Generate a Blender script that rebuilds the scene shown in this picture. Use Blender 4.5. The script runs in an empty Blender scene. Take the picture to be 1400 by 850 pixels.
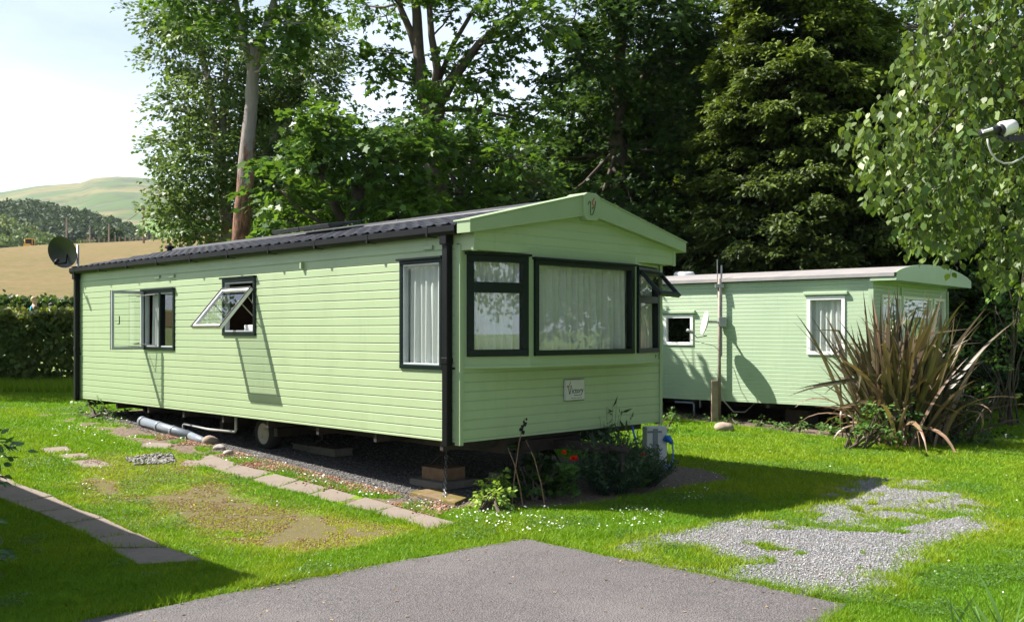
import bpy, bmesh, math, random
import numpy as np
from mathutils import Vector, Matrix
R = math.radians
random.seed(7); rng = np.random.default_rng(11)
sc = bpy.context.scene
COL = sc.collection

# ------------------------------------------------------------------ camera
HAZE = .00009
CAMH = 1.62; F = 1366.0; HX = 700.0; HY = 453.0
cd = bpy.data.cameras.new('camera'); cam = bpy.data.objects.new('camera', cd); COL.objects.link(cam)
cd.sensor_width = 36; cd.lens = 36 * F / 1400; cd.shift_y = (HY - 425) / 1400
cd.clip_start = .05; cd.clip_end = 9000
cam.location = (0, 0, CAMH); cam.rotation_euler = (R(90), 0, 0)
sc.camera = cam
# ------------------------------------------------------------------ sky, sun, exposure
SUN = Vector((-2.13, .34, 2.55)).normalized()
EL = math.asin(SUN.z); AZ = math.atan2(SUN.x, SUN.y)
w = bpy.data.worlds.new('World'); sc.world = w; w.use_nodes = True
nt = w.node_tree; bg = nt.nodes['Background']
sky = nt.nodes.new('ShaderNodeTexSky'); sky.sky_type = 'NISHITA'; sky.sun_disc = False
sky.sun_elevation = EL; sky.sun_rotation = AZ; sky.air_density = 1.1; sky.dust_density = 1.6; sky.ozone_density = 1.2
tcw = nt.nodes.new('ShaderNodeTexCoord'); mpw = nt.nodes.new('ShaderNodeMapping'); mpw.inputs['Scale'].default_value = (1, 1, 3)
nzw = nt.nodes.new('ShaderNodeTexNoise'); nzw.inputs['Scale'].default_value = 2.2; nzw.inputs['Detail'].default_value = 6; nzw.inputs['Roughness'].default_value = .55
crw = nt.nodes.new('ShaderNodeMapRange'); crw.inputs[1].default_value = .30; crw.inputs[2].default_value = .62; crw.inputs[3].default_value = .25; crw.inputs[4].default_value = .9
mxw = nt.nodes.new('ShaderNodeMix'); mxw.data_type = 'RGBA'; mxw.inputs['B'].default_value = (12.5, 14.2, 16.6, 1)
nt.links.new(tcw.outputs['Generated'], mpw.inputs[0]); nt.links.new(mpw.outputs[0], nzw.inputs['Vector'])
nt.links.new(nzw.outputs['Fac'], crw.inputs[0])
sxw = nt.nodes.new('ShaderNodeSeparateXYZ'); nt.links.new(tcw.outputs['Generated'], sxw.inputs[0])     # haze and thin cloud lie low over the valley
elw = nt.nodes.new('ShaderNodeMapRange'); elw.inputs[1].default_value = .08; elw.inputs[2].default_value = .50; elw.inputs[3].default_value = 1; elw.inputs[4].default_value = .06
nt.links.new(sxw.outputs[2], elw.inputs[0]); muw = nt.nodes.new('ShaderNodeMath'); muw.operation = 'MULTIPLY'
nt.links.new(crw.outputs[0], muw.inputs[0]); nt.links.new(elw.outputs[0], muw.inputs[1]); nt.links.new(muw.outputs[0], mxw.inputs['Factor'])
nt.links.new(sky.outputs[0], mxw.inputs['A']); nt.links.new(mxw.outputs['Result'], bg.inputs[0])
bg.inputs[1].default_value = .05
sl = bpy.data.lights.new('sun', 'SUN'); sun = bpy.data.objects.new('sun', sl); COL.objects.link(sun)
sl.energy = 5.0; sl.angle = R(.5); sl.color = (1, .95, .86)
sun.rotation_euler = SUN.to_track_quat('Z', 'Y').to_euler(); sun.location = (-20, 5, 30)
sc.view_settings.view_transform = 'Standard'; sc.view_settings.look = 'None'
sc.view_settings.gamma = 1; sc.view_settings.exposure = 1.38
try: sc.view_settings.use_curve_mapping = False
except Exception: pass
sc.render.engine = 'CYCLES'
sc.cycles.transparent_max_bounces = 12; sc.cycles.max_bounces = 6

# ------------------------------------------------------------------ helpers
def GH(x, y):      # the lawn rises gently towards the back of the near caravan
    s = (np.asarray(x, float) + .485) * -.705 + (np.asarray(y, float) - 9.2) * .709 - .3
    sp = lambda v: .25 * np.logaddexp(0, v / .25)
    return .0465 * (sp(s) - sp(s - 7.7))
def gz(x, y): return float(GH(x, y))
def G(px, py):
    z = 0.
    for _ in range(12): Y = (CAMH - z) * F / (py - HY); X = (px - HX) / F * Y; z = .5 * z + .5 * gz(X, Y)
    return (X, Y)
def P(px, py, Y): return Vector(((px - HX) / F * Y, Y, CAMH - (py - HY) / F * Y))
def tag(o, label=None, cat=None, group=None, kind=None):
    if label: o['label'] = label
    if cat: o['category'] = cat
    if group: o['group'] = group
    if kind: o['kind'] = kind
    return o
def empty(name, loc=(0, 0, 0), rz=0, label=None, cat=None, group=None):
    o = bpy.data.objects.new(name, None); COL.objects.link(o); o.location = loc; o.rotation_euler = (0, 0, rz)
    o.empty_display_size = .1
    return tag(o, label, cat, group)
def link(name, me, m=None, parent=None):
    o = bpy.data.objects.new(name, me); COL.objects.link(o)
    if m is not None: me.materials.append(m)
    if parent: o.parent = parent
    return o
class MB:
    def __init__(s): s.v = []; s.f = []; s.mi = []; s.m = 0
    def add(s, vs, fs):
        b = len(s.v); s.v += [tuple(v) for v in vs]; s.f += [tuple(b + i for i in f) for f in fs]; s.mi += [s.m] * len(fs)
    def box(s, x0, x1, y0, y1, z0, z1):
        s.add([(x0,y0,z0),(x1,y0,z0),(x1,y1,z0),(x0,y1,z0),(x0,y0,z1),(x1,y0,z1),(x1,y1,z1),(x0,y1,z1)],
              [(0,3,2,1),(4,5,6,7),(0,1,5,4),(1,2,6,5),(2,3,7,6),(3,0,4,7)])
    def pbox(s, o, ax, out, a0, a1, b0, b1, c0, c1, up=None):
        o = Vector(o); ax = Vector(ax); out = Vector(out); up = Vector(up) if up else Vector((0, 0, 1))
        vs = [o + ax * a + up * b + out * c for (a, b, c) in
              [(a0,b0,c0),(a1,b0,c0),(a1,b0,c1),(a0,b0,c1),(a0,b1,c0),(a1,b1,c0),(a1,b1,c1),(a0,b1,c1)]]
        s.add(vs, [(0,3,2,1),(4,5,6,7),(0,1,5,4),(1,2,6,5),(2,3,7,6),(3,0,4,7)])
    def tube(s, pts, r, n=8, cap=True):
        pts = [Vector(p) for p in pts]; rs = r if isinstance(r, (list, tuple)) else [r] * len(pts)
        base = len(s.v); up = None
        for i, p in enumerate(pts):
            d = (pts[min(i + 1, len(pts) - 1)] - pts[max(i - 1, 0)])
            if d.length < 1e-9: d = Vector((0, 0, 1))
            d.normalize()
            if up is None: up = d.orthogonal().normalized()
            up = (up - d * up.dot(d));
            if up.length < 1e-6: up = d.orthogonal()
            up.normalize(); sd = d.cross(up)
            for k in range(n):
                a = 2 * math.pi * k / n; s.v.append(tuple(p + (up * math.cos(a) + sd * math.sin(a)) * rs[i]))
        for i in range(len(pts) - 1):
            for k in range(n):
                a = base + i * n + k; b = base + i * n + (k + 1) % n
                s.f.append((a, b, b + n, a + n)); s.mi.append(s.m)
        if cap:
            s.f.append(tuple(base + k for k in range(n))[::-1]); s.mi.append(s.m)
            e = base + (len(pts) - 1) * n; s.f.append(tuple(e + k for k in range(n))); s.mi.append(s.m)
    def prism(s, poly, o, ax, up, ex, d0, d1):   # polygon in (ax,up) plane extruded along ex
        o = Vector(o); ax = Vector(ax); up = Vector(up); ex = Vector(ex); n = len(poly)
        vs = [o + ax * a + up * b + ex * d0 for a, b in poly] + [o + ax * a + up * b + ex * d1 for a, b in poly]
        s.add(vs, [tuple(range(n))[::-1], tuple(range(n, 2 * n))] + [(i, (i + 1) % n, n + (i + 1) % n, n + i) for i in range(n)])
    def lathe(s, prof, o=(0, 0, 0), axis='Z', n=24):
        o = Vector(o); b = len(s.v)
        for r_, h in prof:
            for k in range(n):
                a = 2 * math.pi * k / n; c, d = r_ * math.cos(a), r_ * math.sin(a)
                v = (c, d, h) if axis == 'Z' else ((h, c, d) if axis == 'X' else (c, h, d))
                s.v.append(tuple(o + Vector(v)))
        for i in range(len(prof) - 1):
            for k in range(n):
                p = b + i * n + k; q = b + i * n + (k + 1) % n
                s.f.append((p, q, q + n, p + n)); s.mi.append(s.m)
    def build(s, name, mats=None, parent=None, smooth=False, bevel=0):
        me = bpy.data.meshes.new(name); me.from_pydata(s.v, [], s.f); me.validate()
        if mats is not None:
            for m in (mats if isinstance(mats, (list, tuple)) else [mats]): me.materials.append(m)
        if len(s.mi) == len(me.polygons): me.polygons.foreach_set('material_index', s.mi)
        bm = bmesh.new(); bm.from_mesh(me); bmesh.ops.recalc_face_normals(bm, faces=bm.faces); bm.to_mesh(me); bm.free()
        if smooth: me.polygons.foreach_set('use_smooth', [True] * len(me.polygons))
        me.update()
        o = bpy.data.objects.new(name, me); COL.objects.link(o)
        if parent: o.parent = parent
        if bevel:
            bv = o.modifiers.new('bevel', 'BEVEL'); bv.width = bevel; bv.segments = 2; bv.limit_method = 'ANGLE'; bv.angle_limit = R(40)
        return o
def npmesh(name, V, Fc, m=None, parent=None, attrs=None, smooth=False):
    me = bpy.data.meshes.new(name); V = np.ascontiguousarray(V, np.float32); Fc = np.ascontiguousarray(Fc, np.int32)
    nf, k = Fc.shape
    me.vertices.add(len(V)); me.vertices.foreach_set('co', V.ravel())
    me.loops.add(nf * k); me.loops.foreach_set('vertex_index', Fc.ravel())
    me.polygons.add(nf); me.polygons.foreach_set('loop_start', np.arange(nf, dtype=np.int32) * k)
    if smooth: me.polygons.foreach_set('use_smooth', np.ones(nf, bool))
    for an, av in (attrs or {}).items():
        at = me.attributes.new(an, 'FLOAT', 'POINT'); at.data.foreach_set('value', np.ascontiguousarray(av, np.float32))
    me.update(calc_edges=True)
    return link(name, me, m, parent)
def copy_tree(o, parent=None):
    c = o.copy(); COL.objects.link(c); c.parent = parent
    for ch in list(o.children): copy_tree(ch, c)
    return c
def norm(a): return a / np.maximum(np.linalg.norm(a, axis=-1, keepdims=True), 1e-9)
def hash2(i, j, s):
    h = (i * 374761393 + j * 668265263 + s * 362437) & 0xffffffff
    h = ((h ^ (h >> 13)) * 1274126177) & 0xffffffff
    return ((h ^ (h >> 16)) & 0xffff) / 65535.0
def vn(x, y, sc_, seed=0):
    x = np.asarray(x, float) / sc_; y = np.asarray(y, float) / sc_
    i = np.floor(x).astype(np.int64); j = np.floor(y).astype(np.int64); fx = x - i; fy = y - j
    fx = fx * fx * (3 - 2 * fx); fy = fy * fy * (3 - 2 * fy)
    return (hash2(i, j, seed) * (1 - fx) + hash2(i + 1, j, seed) * fx) * (1 - fy) + (hash2(i, j + 1, seed) * (1 - fx) + hash2(i + 1, j + 1, seed) * fx) * fy
def fbm(x, y, s, seed=0, o=4): return sum(vn(x, y, s / 2 ** k, seed + k) * .5 ** k for k in range(o)) / (2 - .5 ** (o - 1))
def sdpoly(x, y, poly):     # signed distance, positive inside
    x = np.asarray(x, float); y = np.asarray(y, float)
    d = np.full(x.shape, 1e9); ins = np.zeros(x.shape, bool); n = len(poly)
    for k in range(n):
        ax_, ay = poly[k]; bx, by = poly[(k + 1) % n]; ex, ey = bx - ax_, by - ay
        t = np.clip(((x - ax_) * ex + (y - ay) * ey) / (ex * ex + ey * ey + 1e-12), 0, 1)
        d = np.minimum(d, np.hypot(x - ax_ - ex * t, y - ay - ey * t))
        if ay != by: ins ^= ((ay > y) != (by > y)) & (x < ex * (y - ay) / (by - ay) + ax_)
    return np.where(ins, d, -d)

# ------------------------------------------------------------------ materials
def newmat(name):
    m = bpy.data.materials.new(name); m.use_nodes = True; t = m.node_tree
    return m, t, t.nodes['Principled BSDF'], t.nodes['Material Output']
def N(t, kind, **kw):
    n = t.nodes.new('ShaderNode' + kind)
    for k, v in kw.items():
        if k in n.inputs: n.inputs[k].default_value = v
        else: setattr(n, k, v)
    return n
def noise(t, scale, detail=4, rough=.55, coord='Object', vec=None):
    n = N(t, 'TexNoise', Scale=scale, Detail=detail, Roughness=rough)
    if vec is None:
        tc = N(t, 'TexCoord'); vec = tc.outputs[coord]
    t.links.new(vec, n.inputs['Vector']); return n
def mix(t, fac, a, b, blend='MIX'):
    m = N(t, 'Mix', data_type='RGBA', blend_type=blend)
    for sock, v in (('Factor', fac), ('A', a), ('B', b)):
        if hasattr(v, 'is_linked') or isinstance(v, bpy.types.NodeSocket): t.links.new(v, m.inputs[sock])
        elif isinstance(v, (int, float)): m.inputs[sock].default_value = v
        else: m.inputs[sock].default_value = (*v[:3], 1)
    return m.outputs['Result']
def ramp(t, src, a, b, lo=0., hi=1.):
    n = N(t, 'MapRange'); t.links.new(src, n.inputs[0]); n.inputs[1].default_value = a; n.inputs[2].default_value = b
    n.inputs[3].default_value = lo; n.inputs[4].default_value = hi; return n.outputs[0]
def bumpn(t, pb, src, strength, dist):
    b = N(t, 'Bump', Strength=strength, Distance=dist); t.links.new(src, b.inputs['Height']); t.links.new(b.outputs[0], pb.inputs['Normal']); return b
def mat(name, c, rough=.5, var=.12, scale=6, bump=0, bscale=60, metal=0, spec=.5, dirt=None, dscale=1.5, dlo=.55, dhi=.75, streak=None):
    m, t, pb, out = newmat(name)
    n = noise(t, scale, 6)
    c1 = tuple(x * (1 - var) for x in c); c2 = tuple(min(1, x * (1 + var)) for x in c)
    col = mix(t, ramp(t, n.outputs['Fac'], .3, .7), c1, c2)
    if dirt:
        nd = noise(t, dscale, 8, .65); col = mix(t, ramp(t, nd.outputs['Fac'], dlo, dhi), col, dirt)
    if streak:
        tc = N(t, 'TexCoord'); mp = N(t, 'Mapping'); mp.inputs['Scale'].default_value = (1, 1, .08); t.links.new(tc.outputs['Object'], mp.inputs[0])
        ns = noise(t, 14, 6, .7, vec=mp.outputs[0]); col = mix(t, ramp(t, ns.outputs['Fac'], .56, .80, 0, .30), col, streak)
    t.links.new(col, pb.inputs['Base Color'])
    pb.inputs['Roughness'].default_value = rough; pb.inputs['Metallic'].default_value = metal
    pb.inputs['Specular IOR Level'].default_value = spec
    if bump:
        nb = noise(t, bscale, 5); bumpn(t, pb, nb.outputs['Fac'], bump, .01)
    return m
def leafmat(name, ca, cb, trans=.35, rough=.45, spec=.35, var=.35, tcol=None):
    m, t, pb, out = newmat(name)
    at = N(t, 'Attribute', attribute_name='tint'); geo = N(t, 'NewGeometry')
    col = mix(t, at.outputs['Fac'], ca, cb)
    hsv = N(t, 'HueSaturation'); t.links.new(col, hsv.inputs['Color'])
    t.links.new(ramp(t, geo.outputs['Random Per Island'], 0, 1, 1 - var, 1 + var), hsv.inputs['Value'])
    t.links.new(hsv.outputs[0], pb.inputs['Base Color']); pb.inputs['Roughness'].default_value = rough
    pb.inputs['Specular IOR Level'].default_value = spec
    tr = N(t, 'BsdfTranslucent'); g = N(t, 'Gamma'); g.inputs[1].default_value = .85
    t.links.new(hsv.outputs[0], g.inputs[0])
    tcm = mix(t, 1.0, g.outputs[0], tcol or (1.0, 1.0, .45), 'MULTIPLY')
    t.links.new(tcm, tr.inputs[0])
    ms = N(t, 'MixShader'); ms.inputs[0].default_value = trans
    t.links.new(pb.outputs[0], ms.inputs[1]); t.links.new(tr.outputs[0], ms.inputs[2]); t.links.new(ms.outputs[0], out.inputs[0])
    return m
def glassmat(name, tint=(.9, .95, .93), refl=.12, rough=.01):
    m, t, pb, out = newmat(name); t.nodes.remove(pb)
    tr = N(t, 'BsdfTransparent'); tr.inputs[0].default_value = (*tint, 1)
    gl = N(t, 'BsdfGlossy'); gl.inputs['Roughness'].default_value = rough
    nb = noise(t, 1.3, 2); b = N(t, 'Bump', Strength=.02, Distance=.01); t.links.new(nb.outputs['Fac'], b.inputs['Height']); t.links.new(b.outputs[0], gl.inputs['Normal'])
    lw = N(t, 'LayerWeight'); lw.inputs['Blend'].default_value = .5
    fr = N(t, 'Math', operation='POWER'); t.links.new(lw.outputs['Facing'], fr.inputs[0]); fr.inputs[1].default_value = 4.0
    mx = N(t, 'MixShader'); t.links.new(ramp(t, fr.outputs[0], 0, 1, refl, 1), mx.inputs[0])
    t.links.new(tr.outputs[0], mx.inputs[1]); t.links.new(gl.outputs[0], mx.inputs[2]); t.links.new(mx.outputs[0], out.inputs[0])
    return m
def clothmat(name, c, trans=.3):
    m, t, pb, out = newmat(name); pb.inputs['Base Color'].default_value = (*c, 1); pb.inputs['Roughness'].default_value = .9
    nb = noise(t, 400, 2); bumpn(t, pb, nb.outputs['Fac'], .3, .002)
    tr = N(t, 'BsdfTranslucent'); tr.inputs[0].default_value = (*c, 1); ms = N(t, 'MixShader'); ms.inputs[0].default_value = trans
    t.links.new(pb.outputs[0], ms.inputs[1]); t.links.new(tr.outputs[0], ms.inputs[2]); t.links.new(ms.outputs[0], out.inputs[0]); return m

GRN = (.325, .41, .235)
MT = dict(
 clad=mat('green_vinyl_cladding', GRN, .42, .035, 1.2, .02, 200, dirt=(.27,.345,.19), dscale=2.2, dlo=.52, dhi=.9, streak=(.20,.24,.14)),
 fascia=mat('green_fascia_paint', (.285,.37,.215), .42, .05, 3, .02, 120, dirt=(.24,.31,.175), dscale=3, dlo=.55, dhi=.85),
 clad2=mat('mint_metal_cladding', (.345,.45,.295), .4, .05, 1.5, .02, 150, dirt=(.29,.39,.27), dscale=1.6, dlo=.55, dhi=.85, streak=(.2,.26,.18)),
 dframe=mat('dark_green_frame', (.003,.0095,.0085), .42, .2, 9, spec=.22),
 grubby=mat('sash_plastic', (.42,.45,.46), .35, .08, 5),
 white=mat('white_upvc', (.78,.78,.78), .35, .04, 5, dirt=(.6,.6,.56), dscale=4, dlo=.6, dhi=.9),
 black=mat('black_plastic', (.006,.006,.007), .45, .3, 8, spec=.2),
 roof=mat('charcoal_roof_sheet', (.034,.034,.042), .42, .25, 5, .1, 90, dirt=(.07,.068,.065), dscale=3, dlo=.5, dhi=.8),
 roof2=mat('pale_roof_sheet', (.28,.265,.27), .5, .08, 3, .05, 60, dirt=(.33,.30,.29), dscale=3, dlo=.42, dhi=.7),
 steel=mat('rusty_chassis_steel', (.028,.020,.017), .7, .4, 12, .3, 60),
 poletan=mat('tan_pole_metal', (.24,.20,.165), .6, .2, 14),
 galv=mat('galvanised_steel', (.33,.34,.35), .45, .2, 20, metal=.7),
 greypipe=mat('grey_pipe_plastic', (.17,.20,.24), .4, .1, 6, dirt=(.16,.15,.13), dscale=5),
 whitepipe=mat('white_pipe_plastic', (.40,.40,.38), .4, .1, 6, dirt=(.3,.27,.22), dscale=8),
 tyre=mat('tyre_rubber', (.018,.018,.018), .8, .3, 20, .2, 80),
 rim=mat('cream_wheel_rim', (.48,.45,.38), .5, .15, 12, dirt=(.2,.12,.07), dscale=12),
 wood=mat('weathered_wood', (.20,.12,.07), .8, .3, 9, .4, 50, dirt=(.11,.08,.055), dscale=6),
 palewood=mat('grey_post_wood', (.27,.20,.15), .8, .3, 9, .4, 50),
 brick=mat('pale_block', (.15,.135,.115), .9, .2, 15, .5, 60),
 slab=mat('paving_concrete', (.205,.165,.138), .85, .16, 5, .5, 90, dirt=(.145,.115,.095), dscale=4, dlo=.45, dhi=.7),
 moss=mat('mossy_board', (.20,.13,.09), .9, .3, 10, .6, 60, dirt=(.13,.10,.015), dscale=7, dlo=.42, dhi=.55),
 bark=mat('brown_bark', (.075,.055,.042), .9, .35, 7, .9, 25, dirt=(.035,.04,.02), dscale=4),
 barebark=mat('bare_pale_trunk', (.33,.29,.28), .8, .18, 6, .7, 22, dirt=(.22,.11,.07), dscale=1.4, dlo=.47, dhi=.60),
 dish=mat('dark_dish', (.022,.024,.026), .4, .2, 8),
 dishpale=mat('pale_dish', (.52,.52,.50), .45, .1, 8),
 glass=glassmat('window_glass', (.94,.97,.95), .15),
 glassside=glassmat('side_glass', (.94,.97,.96), .05),
 glasssky=glassmat('tilted_glass', (.95,.97,.98), .28),
 curtain=clothmat('white_net_curtain', (.80,.81,.78), .35),
 inside=mat('brown_cabinet', (.10,.045,.025), .6, .3, 5),
 dark=mat('dark_interior', (.02,.018,.016), .9),
 plate=mat('grey_name_plate', (.48,.48,.46), .4, .05, 6),
 ink=mat('black_lettering', (.02,.02,.02), .5),
 flame=mat('orange_flame', (.34,.10,.05), .5),
 box=mat('pale_meter_box', (.55,.56,.58), .45, .06, 5, dirt=(.36,.36,.35), dscale=9),
 blue=mat('blue_plastic', (.02,.16,.55), .4),
 stone=mat('grey_stone', (.34,.31,.28), .9, .3, 8, .6, 40),
 redstone=mat('warm_boulder', (.28,.22,.17), .9, .2, 8, .6, 30),
 skin=mat('skin', (.55,.32,.23), .5), hair=mat('fair_hair', (.5,.36,.2), .6), bluecloth=mat('blue_vest', (.05,.35,.55), .8), denim=mat('denim', (.05,.08,.15), .9),
 yellow=mat('yellow_machine_paint', (.75,.38,.04), .4),
)
LF = dict(
 syc=leafmat('sycamore_leaf', (.050,.115,.020), (.105,.195,.026), .42),
 ash=leafmat('ash_leaf', (.075,.135,.045), (.14,.21,.06), .36),
 dark=leafmat('dark_leaf', (.022,.054,.014), (.056,.11,.018), .36),
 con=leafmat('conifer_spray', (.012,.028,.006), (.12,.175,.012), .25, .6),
 birch=leafmat('birch_leaf', (.065,.12,.025), (.13,.19,.035), .36, .42, .35),
 hedge=leafmat('hedge_leaf', (.055,.105,.020), (.17,.20,.045), .32),
 ivy=leafmat('ivy_leaf', (.035,.085,.022), (.080,.15,.03), .30, .35, .5),
 grass=leafmat('grass_blade', (.122,.262,.010), (.35,.39,.018), .36, .55, .25, .28, (1,1,.3)),
 flax=leafmat('flax_leaf', (.040,.046,.022), (.20,.125,.08), .15, .4, .5, .4),
 lime=leafmat('lime_leaf', (.16,.28,.05), (.30,.42,.06), .35),
 herb=leafmat('garden_leaf', (.050,.12,.03), (.16,.28,.06), .35),
 fennel=leafmat('feathery_stem', (.028,.062,.035), (.07,.11,.05), .25),
 wood=leafmat('far_wood_leaf', (.024,.050,.018), (.045,.080,.024), .2, .7),
 scrub=leafmat('far_scrub_leaf', (.09,.14,.05), (.15,.20,.07), .2, .7),
 daisy=leafmat('daisy_petal', (.8,.8,.76), (.75,.6,.05), .2, .6, .3, .05, (1,1,1)),
 red=leafmat('red_petal', (.75,.035,.01), (.85,.09,.01), .3, .5, .3, .1, (1,.5,.3)),
)

# stripped trunk: pale above, red brown flaking bark near the base
m, t, pb, out = newmat('stripped_trunk'); tc = N(t, 'TexCoord'); sx = N(t, 'SeparateXYZ'); t.links.new(tc.outputs['Object'], sx.inputs[0])
mp = N(t, 'Mapping'); mp.inputs['Scale'].default_value = (1, 1, .3); t.links.new(tc.outputs['Object'], mp.inputs[0])
n1 = noise(t, 5, 7, .7, vec=mp.outputs[0]); n2 = noise(t, 16, 6, .6, vec=mp.outputs[0])
ad = N(t, 'Math', operation='ADD'); t.links.new(ramp(t, sx.outputs[2], 2.5, 7.6, .40, -.25), ad.inputs[0]); t.links.new(n1.outputs['Fac'], ad.inputs[1])
pal = mix(t, n2.outputs['Fac'], (.15,.125,.12), (.32,.275,.26)); brn = mix(t, ramp(t, n2.outputs['Fac'], .4, .6), (.075,.03,.018), (.26,.12,.07))
t.links.new(mix(t, ramp(t, ad.outputs[0], .52, .62), pal, brn), pb.inputs['Base Color']); pb.inputs['Roughness'].default_value = .85; bumpn(t, pb, n2.outputs['Fac'], .8, .03); MT['stripped'] = m

# ------------------------------------------------------------------ leaves
T_RH = (np.array([(0,0,0),(.45,.36,.07),(1,0,-.10),(.45,-.36,.07)]), 4)
T_OV = (np.array([(0,0,0),(.18,.26,.03),(.45,.36,.05),(.72,.22,.0),(1,0,-.10),(.72,-.22,.0),(.45,-.36,.05),(.18,-.26,.03)]), 8)
T_MA = (np.array([(0,0,0),(.0,.42,0),(.30,.24,.04),(.52,.55,-.02),(.66,.20,.02),(1,0,-.12),(.66,-.20,.02),(.52,-.55,-.02),(.30,-.24,.04),(.0,-.42,0)]), 10)
T_NR = (np.array([(0,0,0),(.4,.13,.04),(1,0,-.1),(.4,-.13,.04)]), 4)
T_FR = (np.array([(0,0,0),(.15,.22,0),(.28,.10,.02),(.42,.26,0),(.55,.10,.02),(.72,.18,0),(1,0,-.12),(.72,-.18,0),(.55,-.10,.02),(.42,-.26,0),(.28,-.10,.02),(.15,-.22,0)]), 12)
def leafverts(Pn, D, Nn, size, T):
    tv, k = T; n = len(Pn)
    D = norm(D); S = norm(np.cross(Nn, D)); U = np.cross(D, S); size = np.asarray(size).reshape(-1, 1, 1)
    V = Pn[:, None, :] + size * (tv[None, :, 0:1] * D[:, None, :] + tv[None, :, 1:2] * S[:, None, :] + tv[None, :, 2:3] * U[:, None, :])
    return V.reshape(-1, 3), np.arange(n * k).reshape(n, k)
def leafobj(name, Pn, D, Nn, size, T, m, parent=None, tint=None):
    V, Fc = leafverts(Pn, D, Nn, size, T); k = T[1]
    tint = np.zeros(len(Pn)) if tint is None else np.clip(tint, 0, 1)
    return npmesh(name, V, Fc, m, parent, {'tint': np.repeat(tint, k)})
def rv(n, s=1.): return rng.normal(0, s, (n, 3))
def sprays(C, O, m, L, leaf, up=.8, droop=.25, jit=.35):
    """C centres, O outward directions -> m leaves each. returns P,D,N,size"""
    n = len(C); O = norm(O); up_v = np.array([0, 0, 1.])
    Sd = norm(np.cross(O, up_v) + 1e-6)
    t = rng.random((n, m)) ; sgn = rng.choice([-1., 1.], (n, m)); off = rng.random((n, m)) * .35 * L
    Pp = C[:, None] + O[:, None] * (t * L)[..., None] + Sd[:, None] * (sgn * off)[..., None] + up_v * (-droop * L * t ** 2)[..., None] + rng.normal(0, .07 * L, (n, m, 3))
    D = O[:, None] * (.5 + t)[..., None] + Sd[:, None] * (sgn * (.9 - .6 * t))[..., None] - up_v * droop + rng.normal(0, jit, (n, m, 3))
    Nn = up_v * up + O[:, None] * .35 + rng.normal(0, jit, (n, m, 3))
    sz = leaf * rng.uniform(.65, 1.2, n * m)
    return Pp.reshape(-1, 3), D.reshape(-1, 3), Nn.reshape(-1, 3), sz
def clumps_to_sprays(cl, dens, sub=.42, flat=.72):
    """cl: list (x,y,z,r). hierarchical clumps; dens = sprays per m^2 of shell"""
    C, O, TN = [], [], []
    for (x, y, z, r) in cl:
        c = np.array([x, y, z]); ns = max(5, int(9 * (r / .8) ** 2 * .55 / sub ** 1.0))
        d = norm(rv(ns)); d[:, 2] = d[:, 2] * .9 + .12
        sc_ = c + d * np.array([1, 1, flat]) * r * rng.uniform(.45, 1.0, (ns, 1))
        nsp = max(3, int(dens * 4 * math.pi * r * r * .5 / ns))
        off = rv(ns * nsp, 1.).reshape(ns, nsp, 3) * np.array([1, 1, .45]) * sub * .55 * rng.uniform(.6, 1.3, (ns, 1, 1)) * min(1.6, max(.6, r))
        p = sc_[:, None] + off
        o = (p - c) / r * .9 + off * .8 / sub + np.array([0, 0, -.05])
        C.append(p.reshape(-1, 3)); O.append(o.reshape(-1, 3)); TN.append(np.repeat(rng.normal(.45, .25, ns), nsp))
    return np.concatenate(C), np.concatenate(O), np.concatenate(TN)
def crown(name, cl, parent, m, leaf, T, dens=9, nl=9, L=.45, sub=.42, up=.8, droop=.25, flat=.72):
    C, O, TN = clumps_to_sprays(cl, dens, sub, flat)
    Pn, D, Nn, sz = sprays(C, O, nl, L, leaf, up, droop)
    tint = np.repeat(TN, nl) + rng.normal(0, .18, len(Pn))
    return leafobj(name, Pn - np.array(parent.location), D, Nn, sz, T, m, parent, tint)
def limb(mb, a, b, r0, r1, sag=.12, n=7, wob=.05):
    a = Vector(a); b = Vector(b); L = (b - a).length; pts = []; rs = []
    for i in range(n):
        t = i / (n - 1); p = a.lerp(b, t) + Vector((random.gauss(0, wob), random.gauss(0, wob), 0)) * L * .35 * math.sin(math.pi * t)
        p.z += -sag * L * math.sin(math.pi * t) * .5
        pts.append(p); rs.append(r0 + (r1 - r0) * t)
    mb.tube(pts, rs, 7)
def pxclumps(lst, Y, dj=1.2):
    out = []
    for (px, py, r) in lst:
        y = Y + random.uniform(-dj, dj); p = P(px, py, y); out.append((p.x, p.y, p.z, r / F * y))
    return out
def tree(name, label, base, trunk, stems, cl, lm, leaf, T, bark, group=None, twigs=True, **kw):
    """trunk: list of (Vector,r); stems: list of lists of (Vector,r)"""
    root = empty(name, base, 0, label, 'tree', group); b = Vector(base)
    mb = MB(); mb.tube([p - b for p, r in trunk], [r for p, r in trunk], 14)
    nodes = [(p, r) for p, r in trunk[len(trunk) // 2:]]
    for st in stems:
        mb.tube([p - b for p, r in st], [r for p, r in st], 10); nodes += list(st[1:])
    for (x, y, z, r) in cl:
        c = Vector((x, y, z)); best = min(nodes, key=lambda n: (n[0] - c).length + (1.5 * max(0, n[0].z - c.z)))
        r0 = min(best[1] * .5, .015 + .012 * (best[0] - c).length, .045)
        limb(mb, best[0] - b, c - b, max(r0, .018), .012)
        if twigs:
            for _ in range(4):
                d = Vector((random.gauss(0, 1), random.gauss(0, 1), random.gauss(.2, .6))).normalized() * r * .85
                limb(mb, c - b, c + d - b, .014, .005, n=4)
    mb.build('trunk', bark, root, smooth=True)
    crown('crown', cl, root, lm, leaf, T, **kw)
    return root
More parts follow.
